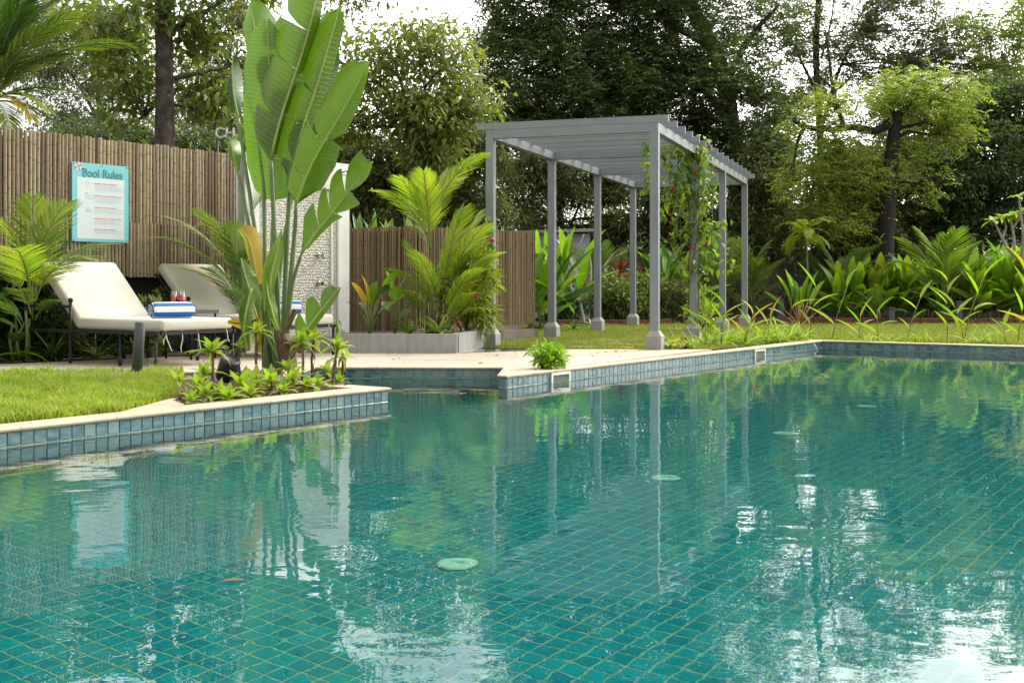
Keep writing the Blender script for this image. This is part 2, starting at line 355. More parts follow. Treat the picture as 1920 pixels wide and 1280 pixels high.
def math_(op, a, b):
    q = n.new('ShaderNodeMath'); q.operation = op
    for i, x in enumerate((a, b)):
        if isinstance(x, (int, float)): q.inputs[i].default_value = x
        else: l.new(x, q.inputs[i])
    return q.outputs[0]
cr_ = n.new('ShaderNodeMapRange'); cr_.inputs['From Min'].default_value = .38; cr_.inputs['From Max'].default_value = .62; cr_.inputs['To Min'].default_value = .45; cr_.inputs['To Max'].default_value = 1.25
l.new(h3, cr_.inputs['Value'])
hs = math_('ADD', math_('MULTIPLY', h1, 1.0), math_('MULTIPLY', math_('MULTIPLY', h2, cr_.outputs[0]), .13))
bp = n.new('ShaderNodeBump'); bp.inputs['Strength'].default_value = 1; bp.inputs['Distance'].default_value = .0029
l.new(hs, bp.inputs['Height']); l.new(bp.outputs['Normal'], p.inputs['Normal'])
me.materials.append(wm); o = link('water', me); o['kind'] = 'structure'
# coping stones round the pool edge
coping = MB(); nose = offset(-.016); back = offset(.2); back1 = offset(.17)
widths = {0: .19, 3: .2, 6: .2, 7: .2}
copobj = None
base = MB()
off_in = offset(.195)
for i in range(n_): base.add([tuple(pool[i]), tuple(pool[(i + 1) % n_]), tuple(off_in[(i + 1) % n_]), tuple(off_in[i])], [(0, 1, 2, 3)])
base.v = [(x, y, -.012) for x, y, z in base.v]
base.f = [f[::-1] if (Vector(base.v[f[1]]) - Vector(base.v[f[0]])).cross(Vector(base.v[f[2]]) - Vector(base.v[f[1]])).z < 0 else f for f in base.f]
copobj = base.build('pool_coping', M['joint'], kind='structure')
for i in range(n_):
    j = (i + 1) % n_; ln = (pool[j] - pool[i]).length
    if i > 7: k = 1
    else: k = max(1, round(ln / .62))
    for s in range(k):
        g = .0026 / max(ln, .1) if k > 1 else 0
        t0, t1 = s / k + (g if s else 0), (s + 1) / k - (g if s < k - 1 else 0)
        qa, qb = nose[i].lerp(nose[j], t0), nose[i].lerp(nose[j], t1); ra, rb = back[i].lerp(back[j], t0), back[i].lerp(back[j], t1)
        prof = [(.06, -COP), (.0, -COP), (-.0 - .004 / .2, -.019), (-.004 / .2 * 1.3, -.011), (-.002 / .2, -.004), (.035, 0), (1, 0), (1, -.024)]
        vv = []
        for A, B in ((qa, ra), (qb, rb)):
            for f_, z in prof: q = A.lerp(B, f_); vv.append((q.x, q.y, z))
        m_ = len(prof); ff = [(e, e + 1, m_ + e + 1, m_ + e) for e in range(m_ - 1)] + [tuple(range(m_)), tuple(range(m_, 2 * m_))[::-1]]
        if SGN > 0: ff = [f[::-1] for f in ff]
        mm = MB(); mm.add(vv, ff, 0, False, 0); c_ = (qa + qb) / 2
        mm.build('coping_stone', M['stone'], copobj, origin=c_)
# skimmer mouths set in the long wall
dDF = (pF - pD1).normalized(); nDF = -outward(6)
for px0, lab in ((1049, 'cream framed skimmer opening in the blue pool wall, the larger one'), (1423, 'small far skimmer opening in the pool wall under the border plants')):
    # where the view ray meets the wall plane
    tt = [k * .002 for k in range(4200)]; best = min(tt, key=lambda q: abs(960 + F * (pD1 + dDF * q).x / (pD1 + dDF * q).y - px0))
    c = pD1 + dDF * best + Vector((0, 0, -COP - .062)); sk = thing('skimmer', lab, 'skimmer', c, 'skimmers in the pool wall')
    e = MB(); ax = (dDF, nDF, zup)
    hw, hh = (.17, .062)
    for (x, z, sx, sz) in ((0, hh - .012, 2 * hw, .024), (0, -hh + .012, 2 * hw, .024), (-hw + .014, 0, .028, 2 * hh - .048), (hw - .014, 0, .028, 2 * hh - .048)):
        e.box(dDF * x + zup * z + nDF * .012, (sx, .02, sz), ax)
    e.build('frame', M['plastic'], sk)
    e = MB(); e.box(nDF * .0085, (2 * hw - .05, .006, 2 * hh - .044), ax); e.build('throat', M['hollow'], sk)
    e = MB(); e.box(nDF * .016 + zup * -.012, (2 * hw - .062, .004, .045), ax); e.build('flap', M['hollow'], sk)

# ------------------------------------------------------------------ deck, lawns, beds
cb = offset(.2)
dk1 = [G(-220, 704.5), G(318, 698), cb[3] + Vector((-.35, -.1, 0)), cb[3], cb[4], G(857, 660), G(560, 660), G(352, 667), G(-220, 693)]
dk1 = [(p.x, p.y) for p in dk1]
back_of = (cb[3].x, cb[3].y)
pieces = [  # convex pieces of the paving
    [(p.x, p.y) for p in (G(-220, 704.5), G(318, 698), G(352, 667), G(-220, 692))],
    [(p.x, p.y) for p in (G(318, 698), G(500, 693), cb[3], G(590, 655), G(352, 667))],
    [(p.x, p.y) for p in (cb[3], cb[4], G(960, 655), G(860, 655), G(590, 655))],
    [(p.x, p.y) for p in (cb[4], cb[6], G(1335, 654.5))],
    [(p.x, p.y) for p in (cb[4], G(1335, 654.5), G(960, 654.5))]]
deck = MB()
for p in pieces: deck.poly(p, -.014)
deck = deck.build('deck', M['joint'], kind='structure')
S_ = .6; da = R(2.5); dx, dy = Vector((math.cos(da), -math.sin(da), 0)), Vector((math.sin(da), math.cos(da), 0)); o0 = cb[3]
for pi, p in enumerate(pieces):
    if pi in (0,): dx, dy = Vd, Vector((-Vd.y, Vd.x, 0))
    else: dx, dy = Vector((math.cos(da), -math.sin(da), 0)), Vector((math.sin(da), math.cos(da), 0))
    for i in range(-16, 14):
        for j in range(-10, 14):
            c = o0 + dx * (i * S_ + (.3 if j % 2 else 0)) + dy * (j * S_); h = S_ / 2 - .0022
            q = [(c + dx * sx * h + dy * sy * h) for sx, sy in ((-1, -1), (1, -1), (1, 1), (-1, 1))]
            q = clip([(k.x, k.y) for k in q], p)
            if len(q) > 2 and area(q) > .004:
                mm = MB(); mm.poly(q, -.02, U(-.0012, .0004) - .001); mm.build('paving_slab', M['deckstone'], deck, origin=(c.x, c.y, 0))
lawnL = [(p.x, p.y) for p in (G(-500, 830), G(0, 793.5), G(229, 770), G(325, 744.5), G(330, 698.5), G(-220, 704.8), G(-700, 704.8))]
lm = MB(); lm.poly(lawnL, -.016); lawn1 = lm.build('lawn', M['lawn'], kind='structure')
# bed under the fan palm on the island
bedI = [(p.x, p.y) for p in (G(325, 744.5), G(345, 757), G(655, 722.5), G(640, 706), G(560, 700), G(330, 698.5))]
wedge = [(p.x, p.y) for p in (G(200, 776), G(229, 770), G(325, 744.5), G(345, 757), cb[0].lerp(cb[1], .72) - outward(0) * .005)]
bm_ = MB(); bm_.poly(bedI, -.02); bm_.build('flower_bed', M['soil'], kind='structure')
wd = MB(); wd.poly([(p.x, p.y) for p in (G(229, 770), G(325, 744.5), G(345, 757), G(300, 763.5))], -.02, -.002); wd.build('paving_slab', M['stone'], deck)
cbF = offset(.21)
lawnR = [(p.x, p.y) for p in (G(905, 651), G(1225, 654.2), G(1338, 653), cbF[7] + Vector((0, .15, 0)), cbF[8], Vector((13, 20, 0)), Vector((12.6, 24.3, 0)), G(1640, 607), G(1040, 606), G(985, 612), G(930, 630))]
lm = MB(); lm.poly(lawnR, -.012); lawn2 = lm.build('lawn', M['lawn'], kind='structure')
# wet trough in front of the planter
pm = mat('wet_slab', (.13, .125, .11), .06, 0, .6, noise=(3, (.2, .18, .15), .6))
wq = MB(); wq.poly([(p.x, p.y) for p in (G(862, 662), G(1000, 657), G(1010, 655.2), G(905, 654.5))], -.01, .003); o = wq.build('puddle', pm); o['kind'] = 'structure'
def grass(name, poly, n, h, wd_, mats, bias=1., zb=-.012):
    P = np.array(poly); lo, hi = P.min(0), P.max(0); pts = np.zeros((0, 2))
    while len(pts) < n:
        q = rng.uniform(lo, hi, (n * 2, 2))
        keep = inside(q, poly) & (np.abs(q[:, 0]) < q[:, 1] * .5 + .3) & (rng.random(len(q)) < np.clip((lo[1] / q[:, 1]) ** bias, 0, 1)); pts = np.concatenate([pts, q[keep]])
    pts = pts[:n]; a = rng.uniform(0, 2 * np.pi, n); hh = h * rng.uniform(.45, 1.25, n) * (.75 + .5 * np.sin(pts[:, 0] * 9 + 3 * np.sin(pts[:, 1] * 5)) * np.sin(pts[:, 1] * 7 + 2 * np.sin(pts[:, 0] * 6)) ** 2 + .2); ln = rng.uniform(.1, .9, n) * hh; b = rng.uniform(0, 2 * np.pi, n)
    s = np.stack([np.cos(a), np.sin(a)], 1) * (wd_ * rng.uniform(.6, 1.3, n))[:, None]; lean = np.stack([np.cos(b), np.sin(b)], 1) * ln[:, None]
    v = np.zeros((n, 5, 3)); v[:, 0, :2] = pts - s; v[:, 1, :2] = pts + s; v[:, 0:2, 2] = zb
    v[:, 2, :2] = pts + s * .7 + lean * .35; v[:, 3, :2] = pts - s * .7 + lean * .35; v[:, 2:4, 2] = (zb + hh * .6)[:, None]; v[:, 4, :2] = pts + lean; v[:, 4, 2] = zb + hh
    b0 = (np.arange(n) * 5)[:, None]; q = b0 + np.array([[0, 1, 2, 3]]); t = b0 + np.array([[3, 2, 4]])
    me = bpy.data.meshes.new(name); nv = 5 * n; me.vertices.add(nv); me.vertices.foreach_set('co', v.ravel())
    idx = np.concatenate([q, t], 1).ravel(); me.loops.add(7 * n); me.loops.foreach_set('vertex_index', idx)
    st = np.stack([np.arange(n) * 7, np.arange(n) * 7 + 4], 1).ravel(); me.polygons.add(2 * n); me.polygons.foreach_set('loop_start', st)
    me.update(calc_edges=True); me.materials.append(mats); va = np.repeat(np.clip(.5 + .28 * np.sin(pts[:, 0] * 3.1 + 2 * np.sin(pts[:, 1] * 2.3)) * np.cos(pts[:, 1] * 2.7 + np.sin(pts[:, 0] * 4)) + rng.normal(0, .22, n), 0, 1), 2); at = me.attributes.new('var', 'FLOAT', 'FACE'); at.data.foreach_set('value', va)
    o = link(name, me); return tag(o, kind='stuff')
M['grass'] = leafmat('lawn_grass', (.19, .29, .02), ((.26, .35, .035), (.11, .19, .015), (.34, .34, .08), (.2, .3, .02)), .42)
M['moss'] = leafmat('fine_grass', (.19, .25, .03), ((.26, .29, .045), (.13, .17, .02), (.3, .28, .08)), .38)
grass('lawn_grass', lawnL, 52000, .075, .0052, M['grass'], 1.3)
grass('pergola_grass', lawnR, 120000, .045, .004, M['moss'], 2.2)
# stepping stones half sunk in the grass under the pergola
for k, (px, py, wd_) in enumerate(((1115, 650, 1.1), (1150, 645, .9), (1120, 641, .8), (1165, 637, .8), (1330, 622, .7), (1290, 616, .8))):
    c = G(px, py); mm = MB(); mm.box((c.x, c.y, -.022), (wd_, .3, .05), (Vector((.949, -.31, 0)), Vector((.31, .949, 0)), zup)); mm.build('stepping_stone', M['deckstone'], lawn2)
# ------------------------------------------------------------------ bamboo fence along the left
fa = R(36); fu = Vector((math.sin(fa), math.cos(fa), 0)); fn = Vector((math.cos(fa), -math.sin(fa), 0))   # along, facing the pool
FB = Gx(0, 12.6)
def on_line(px, base, d):
    k = (px - 960) / F; t = (k * base.y - base.x) / (d.x - k * d.y); return base + d * t
def pole_meshes(m, n=5):
    res = []
    for q in range(n):
        e = MB(); zs = [0]; z = U(.03, .2)
        while z < .97: zs.append(z); z += U(.15, .24)
        zs.append(1); seg = 8; vv = []; rings = []; bow = U(-.004, .004)
        for i, z in enumerate(zs):
            if 0 < i < len(zs) - 1: rings += [(z - .006, .98), (z - .002, 1.12), (z + .002, 1.07), (z + .005, .96)]
            else: rings.append((z, .98))
        for z, r in rings:
            for k in range(seg): t = 2 * math.pi * k / seg; vv.append((.5 * r * math.cos(t) + bow * 40 * math.sin(z * 3.1) * .3, .5 * r * math.sin(t), z))
        for i in range(len(rings) - 1):
            dark = rings[i][1] > 1.05
            for k in range(seg):
                k2 = (k + 1) % seg; e.add([vv[i * seg + k], vv[i * seg + k2], vv[(i + 1) * seg + k2], vv[(i + 1) * seg + k]], [(0, 1, 2, 3)], 1 if dark else 0, True)
        e.add([vv[-seg + k] for k in range(seg)], [tuple(range(seg))], 1)
        res.append(e.mesh('bamboo_pole', [m, M['drystem']]))
    return res
PM1, PM2 = pole_meshes(M['bamboo']), pole_meshes(M['bamboo2'])
def poles(parent, a, b, z0, z1, dia, meshes, jit=.01, off=0., n0=None, tilt=.006):
    d = b - a; ln = d.length; k = int(ln / (dia * 1.07)); d.normalize(); nn = Vector((d.y, -d.x, 0))
    for i in range(k):
        p = a + d * ((i + .5) * ln / k) + nn * (off + U(-.004, .004)); zz0, zz1 = z0 + U(-jit, jit), z1 + U(-jit, jit)
        dd = dia * U(.8, 1.06)
        mw = Matrix.Translation((p.x, p.y, zz0)) @ Matrix.Rotation(U(-tilt, tilt), 4, 'Y') @ Matrix.Rotation(U(0, 6.28), 4, 'Z') @ Matrix.Diagonal((dd, dd, zz1 - zz0, 1))
        link('bamboo_pole', random.choice(meshes), parent, mw)
fence = thing('bamboo_fence', 'tall weathered bamboo pole fence behind the cream loungers', 'fence')
fs, fe = on_line(-70, FB, fu), on_line(505, FB, fu)
poles(fence, fs, fe, 1.52, 2.5, .046, PM1, .014)
poles(fence, fs + fn * .012, fe + fn * .012, .9, 1.545, .046, PM1, .008)
e = MB(); c = (fs + fe) / 2 - fn * .05; ln = (fe - fs).length; ax = (fu, fn, zup)
for z in (1.05, 1.45, 2.2): e.box(c + zup * z, (ln, .04, .05), ax)
e.build('rail', M['drystem'], fence)
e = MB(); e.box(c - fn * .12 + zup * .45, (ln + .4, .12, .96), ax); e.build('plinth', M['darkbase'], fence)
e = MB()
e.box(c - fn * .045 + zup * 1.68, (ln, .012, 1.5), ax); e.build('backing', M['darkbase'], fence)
# pool rules board
bp_ = FB + fn * .05
p1, p2 = on_line(134.5, bp_, fu), on_line(240, bp_, fu)
zt, zb = H - (303 - HOR) * p1.y / F, H - (452 - HOR) * p1.y / F
cc = (p1 + p2) / 2; sw, sh = (p2 - p1).length, zt - zb
sign = thing('notice_board', 'turquoise Pool Rules board hung on the bamboo fence', 'sign', (cc.x, cc.y, (zt + zb) / 2)); sign.rotation_euler = (0, 0, math.atan2(fu.y, fu.x))
M['turq'] = mat('turquoise_print', (.14, .44, .47), .45); M['paper'] = mat('white_print', (.5, .57, .57), .45); M['ink'] = mat('teal_grey_ink', (.045, .17, .20), .5)
M['red'] = mat('red_ink', (.62, .10, .08), .5); M['greyink'] = mat('grey_ink', (.32, .38, .40), .5)
def sbox(nm, x, z, w_, h_, y, m, par=sign): q = MB(); q.box((0, 0, 0), (w_, .003, h_)); o = q.build(nm, m, par); o.location = (x, y, z); return o
q = MB(); q.box((0, 0, 0), (sw, .02, sh)); q.build('panel', M['turq'], sign)
sbox('white_field', 0, -.075 * sh, sw * .84, sh * .78, -.0105, M['paper'])
def text_mesh(s, size, bold, m, name='lettering', ext=.001):
    cu = bpy.data.curves.new('t', 'FONT'); cu.body = s; cu.size = size; cu.extrude = ext; cu.offset = bold; cu.align_x = 'CENTER'; cu.align_y = 'CENTER'
    o = bpy.data.objects.new('t', cu); C.objects.link(o); dg = bpy.context.evaluated_depsgraph_get()
    me = bpy.data.meshes.new_from_object(o.evaluated_get(dg)); bpy.data.objects.remove(o); me.name = name
    me.materials.clear(); me.materials.append(m); return me
o = link('heading', text_mesh('Pool Rules', sh * .15, sh * .003, M['ink']), sign); o.location = (sw * .03, -.0125, sh * .37); o.rotation_euler = (R(90), 0, 0); o.scale = (.93, 1, 1)
e = MB(); k = 28
def ring(e, x, z, r0, r1, y, mt, a0=0, a1=2 * math.pi, k=24):
    vv = []
    for i in range(k + 1):
        t = a0 + (a1 - a0) * i / k; vv += [(x + r0 * math.cos(t), y, z + r0 * math.sin(t)), (x + r1 * math.cos(t), y, z + r1 * math.sin(t))]
    e.add(vv, [(2 * i, 2 * i + 1, 2 * i + 3, 2 * i + 2) for i in range(k)], mt)
rx, rz, rr = -sw * .4, sh * .445, sw * .062
for i in range(8): ring(e, rx, rz, rr * .5, rr, -.0125, i % 2, i * math.pi / 4, (i + 1) * math.pi / 4, 4)
e.build('lifebuoy_print', [M['red'], M['paper']], sign)
e = MB(); e.tube([(rx + rr, -.012, rz - rr * .4), (rx + rr * 2, -.012, rz - rr * .6), (rx + rr * 2.3, -.012, rz - rr * 1.8), (rx + rr * 1.6, -.012, rz - rr * 2.6)], .004, 5); e.build('rope_print', M['ink'], sign)
for gk, (zz, nl) in enumerate(((.245, 4), (.09, 4), (-.06, 3), (-.2, 3), (-.34, 2))):
    z = zz * sh; x = -sw * .12; e1 = MB()
    for wl in (.12, .09, .15, .07)[: 3 + gk % 2]: e1.box((x + wl * sw / 2, -.0128, z), (wl * sw, .001, sh * .009)); x += (wl + .018) * sw
    e1.build('text_line', M['red'], sign, kind='stuff')
    for r_ in range(nl):
        z -= sh * .021; x = -sw * .12; e2 = MB()
        for wl in [U(.04, .1) for _ in range(6 - r_ % 2)]: e2.box((x + wl * sw / 2, -.0128, z), (wl * sw, .001, sh * .0055)); x += (wl + .012) * sw
        e2.build('text_line', M['greyink'], sign, kind='stuff')
e = MB(); ix = -sw * .23
ring(e, ix, .23 * sh, .030, .034, -.0126, 0); e.box((ix + .006, -.0126, .23 * sh + .004), (.014, .001, .003)); e.box((ix, -.0126, .23 * sh + .008), (.003, .001, .018))
def outline(x, z, w_, h_):
    for a, b, c_, d_ in ((0, h_ / 2, w_, .004), (0, -h_ / 2, w_, .004), (-w_ / 2, 0, .004, h_), (w_ / 2, 0, .004, h_)): e.box((x + a, -.0126, z + b), (c_, .001, d_))
outline(ix - .02, .08 * sh, .028, .06); outline(ix - .02, .115 * sh, .016, .016); outline(ix + .035, .065 * sh, .05, .034)
ring(e, ix - .016, -.07 * sh, .014, .018, -.0126, 0); ring(e, ix + .02, -.09 * sh, .012, .016, -.0126, 0); outline(ix - .016, -.105 * sh, .02, .03); outline(ix + .02, -.115 * sh, .016, .022)
e.build('pictograms', M['greyink'], sign)
sc_ = MB(); sc_.lathe([(.007, 0), (.007, .004), (0, .005)], n=8); sme = sc_.mesh('screw', M['charcoal'])
for x, z in ((-.47, .48), (0.02, .48), (.47, .48), (-.47, -.48), (.47, -.48)): o = link('screw', sme, sign); o.location = (x * sw, -.01, z * sh); o.rotation_euler = (R(90), 0, 0)
# letters of a sign above the fence
ls = thing('letter_sign', 'white letter sign CH standing above the bamboo fence behind the big palm leaves', 'sign', Wp(421, 250, 16.2))
lm_ = mat('white_letters', (.5, .5, .49), .5)
for s, dx_ in (('C', -.065), ('H', .075)):
    o = link('letter', text_mesh(s, .2, .0, lm_, ext=.012), ls); o.location = (dx_, 0, 0); o.rotation_euler = (R(90), 0, 0)
e = MB(); e.tube([(-.17, .02, -.08), (.16, .02, -.08)], .008, 6); e.tube([(.1, .03, -.08), (.1, .03, -1.2)], .012, 6); e.tube([(-.1, .03, -.08), (-.1, .03, -1.2)], .012, 6); e.build('mounting_frame', M['charcoal'], ls)

# ------------------------------------------------------------------ outdoor shower wall
sb = Gx(652, 15.35); su = -fu; swd = 1.75; stop = 2.36
sh_ = thing('shower_wall', 'white framed shower wall faced with grey pebbles beside the bamboo screen', 'shower', sb); sh_.rotation_euler = (0, 0, math.atan2(su.y, su.x))
# local: x runs left along the wall, +y faces the pool
q = MB(); q.box((swd / 2, -.06, stop / 2), (swd, .12, stop)); q.build('wall', M['pebblebed'], sh_)
q = MB()
for x0, x1, z0, z1 in ((0, .2, 0, stop + .02), (swd - .2, swd, 0, stop + .02), (.2, swd - .2, stop - .33, stop + .02)): q.box(((x0 + x1) / 2, -.058, (z0 + z1) / 2), (x1 - x0, .176, z1 - z0))
q.build('frame', M['white'], sh_)
q = MB()
for x in (.31, swd - .31): q.box((x, .008, (stop - .33) / 2), (.022, .03, stop - .33))
q.build('bead', M['white'], sh_)
pm_ = MB()
for x0, x1, s in ((.205, .295, .034), (.325, swd - .325, .043), (swd - .295, swd - .205, .034)):
    nx = max(1, int((x1 - x0) / s)); nzz = int((stop - .34) / (s * .8))
    for i in range(nx):
        for j in range(nzz):
            x = x0 + (i + .5 + (.5 if j % 2 and nx > 2 else 0)) * (x1 - x0) / nx + U(-.17, .17) * s; z = (j + .5) * s * .8 + U(-.17, .17) * s
            if x > x1 - s * .3: continue
            a, b, d_ = s * .52 * U(.85, 1.1), s * .44 * U(.8, 1.1), s * .26; t = U(-.5, .5); vv = [(x, d_, z)]
            for rr, yy in ((.62, d_ * .8), (1., 0)):
                for k in range(6): th = k * math.pi / 3; u_, w_ = a * rr * math.cos(th), b * rr * math.sin(th); vv.append((x + u_ * math.cos(t) - w_ * math.sin(t), yy, z + u_ * math.sin(t) + w_ * math.cos(t)))
            pm_.add(vv, [(0, 1 + (k + 1) % 6, 1 + k) for k in range(6)] + [(1 + k, 1 + (k + 1) % 6, 7 + (k + 1) % 6, 7 + k) for k in range(6)], 0, True, random.random())
pm_.build('pebbles', M['pebble'], sh_, kind='stuff')
for z, nm in ((1.18, 'shower_valve'), (.83, 'foot_tap')):
    q = MB(); q.tube([(.55, 0, z), (.55, .09, z)], .028, 10); q.tube([(.55, .06, z), (.62, .08, z + .02)], .014, 8); q.tube([(.55, .06, z), (.49, .08, z - .03)], .012, 8); q.build(nm, M['chrome'], sh_)
q = MB(); q.tube([(.16, .03, stop - .1), (.16, .2, stop - .09), (.2, .34, stop - .1), (.4, .36, stop - .1), (.4, .36, stop - .14)], .012, 8); q.build('shower_arm', M['chrome'], sh_)
q = MB(); q.lathe([(.1, 0), (.1, .012), (.02, .03), (.012, .05)], (.4, .36, stop - .18), 16); q.build('shower_head', M['chrome'], sh_)
# ------------------------------------------------------------------ low bamboo screens
corner = Vector((-1.27, 15.75, 0)); la = corner - Vd * 1.25; ra = on_line(1003, corner, fu)
s1 = thing('bamboo_screen', 'low brown bamboo screen between the white shower wall and the yellow palm', 'fence')
poles(s1, la, corner, .12, 1.60, .037, PM2, .012)
q = MB(); dd = (corner - la).normalized()
for z in (.4, 1.3): q.box((la + corner) / 2 - Vector((dd.y, -dd.x, 0)) * .035 + zup * z, (1.2, .03, .05), (dd, Vector((dd.y, -dd.x, 0)), zup))
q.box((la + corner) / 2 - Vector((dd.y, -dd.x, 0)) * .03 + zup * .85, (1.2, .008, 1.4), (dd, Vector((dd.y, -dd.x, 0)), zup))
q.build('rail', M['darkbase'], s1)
s2 = thing('bamboo_screen', 'brown bamboo screen panel ending behind the first pergola post', 'fence')
poles(s2, corner + fu * .03, ra, .22, 1.60, .038, PM2, .012)
q = MB(); md = (corner + ra) / 2; ln = (ra - corner).length
for z in (.5, 1.3): q.box(md - fn * .035 + zup * z, (ln - .05, .03, .05), ax)
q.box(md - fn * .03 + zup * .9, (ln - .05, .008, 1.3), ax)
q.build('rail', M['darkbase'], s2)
q = MB(); q.box(ra - fn * .04 - fu * .03 + zup * .75, (.06, .05, 1.5), ax); q.build('post', M['drystem'], s2)
q = MB(); q.box(ra - fu * .55 + fn * .06 + zup * .05, (.95, .1, .17), ax); q.build('footing', M['concrete'], s2)
# shed roof behind the screens
sd0 = thing('garden_shed', 'small shed with a pale flat roof behind the bamboo screen', 'shed', Gx(1030, 27.5))
q = MB(); q.box((0, .7, 1.0), (1.9, 1.4, 2.0)); q.build('wall', mat('shed_wall', (.36, .38, .4), .7, noise=(4, (.2, .2, .2), .6)), sd0)
q = MB(); q.box((0, .7, 2.04), (2.3, 1.9, .07), (Vector((1, 0, .03)).normalized(), Vector((0, 1, 0)), zup)); q.build('roof', mat('shed_roof', (.27, .28, .28), .7, noise=(3, (.16, .15, .14), .6)), sd0)
# ------------------------------------------------------------------ planter
pf = [G(575, 661.5), G(857, 662), G(908, 650)]
pl = thing('planter', 'long low grey stone planter box holding the yellow palm', 'planter', pf[1])
e0 = pf[1]
def loc(p): return Vector((p.x - e0.x, p.y - e0.y, 0))
hgt = .225; a_, b_, c_ = [loc(p) for p in pf]; back_ = Vector((.25, 1.25, 0))
nseg = 3; fdir = (b_ - a_).normalized(); fno = Vector((fdir.y, -fdir.x, 0)); sdir = (c_ - b_).normalized(); sno = Vector((sdir.y, -sdir.x, 0))
for k in range(nseg):
    u0, u1 = a_.lerp(b_, k / nseg) + fdir * .0015, a_.lerp(b_, (k + 1) / nseg) - fdir * .0015
    q = MB(); q.poly([u0, u1, u1 - fno * .1, u0 - fno * .1], -.01, hgt); q.build('stone_slab', M['pedestal'], pl)
for k in range(2):
    u0, u1 = b_.lerp(c_, k / 2) + sdir * (.0015 if k else .102), b_.lerp(c_, (k + 1) / 2) - sdir * .0015
    q = MB(); q.poly([u0, u1, u1 - sno * .1, u0 - sno * .1], -.01, hgt + .001); q.build('stone_slab', M['pedestal'], pl)
q = MB(); q.poly([a_ - fno * .1, b_ - fno * .1 - sno * .02, c_ - sno * .1, c_ + Vector((-.4, 1.0, 0)), a_ + Vector((-.1, 1.6, 0))], 0, hgt - .04); q.build('soil_fill', M['soil'], pl)
# ------------------------------------------------------------------ pergola
th = R(18.9); pa, pb = Vector((math.sin(th), math.cos(th), 0)), Vector((math.cos(th), -math.sin(th), 0)); pax = (pb, pa, zup)
FR = Vector((1.79, 14.7, 0)); W_, L_ = 2.185, 8.25; FL = FR - pb * W_
perg = thing('pergola', 'slender grey steel pergola with slatted roof over the grass', 'pergola', FR)
pz = 2.72
def bev(e): return e
for side, P0 in ((0, FL), (1, FR)):
    for k in range(4):
        c = P0 + pa * (L_ * k / 3) - FR
        q = MB(); q.box(c + zup * (.2 + (pz - .2) / 2), (.105, .105, pz - .2), pax); post = q.build('post', M['steel'], perg)
        q = MB(); vv = []
        for hw_, z in ((.1, -.03), (.1, .165), (.056, .232), (.0525, .232)):
            vv += [c + pb * (sx * hw_) + pa * (sy * hw_) + zup * z for sx, sy in ((-1, -1), (1, -1), (1, 1), (-1, 1))]
        q.add(vv, [(r_ * 4 + k_, r_ * 4 + (k_ + 1) % 4, r_ * 4 + 4 + (k_ + 1) % 4, r_ * 4 + 4 + k_) for r_ in range(3) for k_ in range(4)])
        q.build('pedestal', M['pedestal'], post)
BH = .115
for P0 in (FL, FR):
    q = MB(); q.box(P0 - FR + pa * (L_ / 2) + zup * (pz + BH / 2 - .0015), (.1, L_ + .1, BH - .003), pax); q.build('side_beam', M['steel'], perg)
for k in range(4):
    q = MB(); q.box(-pb * (W_ / 2) + pa * (L_ * k / 3) + zup * (pz + BH / 2 - .004), (W_ - .102, .1, BH - .006), pax); q.build('cross_beam', M['steel'], perg)
q = MB(); q.box((0, 0, 0), (W_ + .36, .05, .088)); rme = q.mesh('rafter', M['steel'])
for k in range(16):
    p = -pb * (W_ / 2) + pa * (L_ * k / 15 + (-.028 if k == 0 else (.028 if k == 15 else 0))) + zup * (pz + BH + .044)
    link('rafter', rme, perg, Matrix.Translation(p) @ Matrix.Rotation(math.atan2(pb.y, pb.x) + U(-.001, .001), 4, 'Z'))
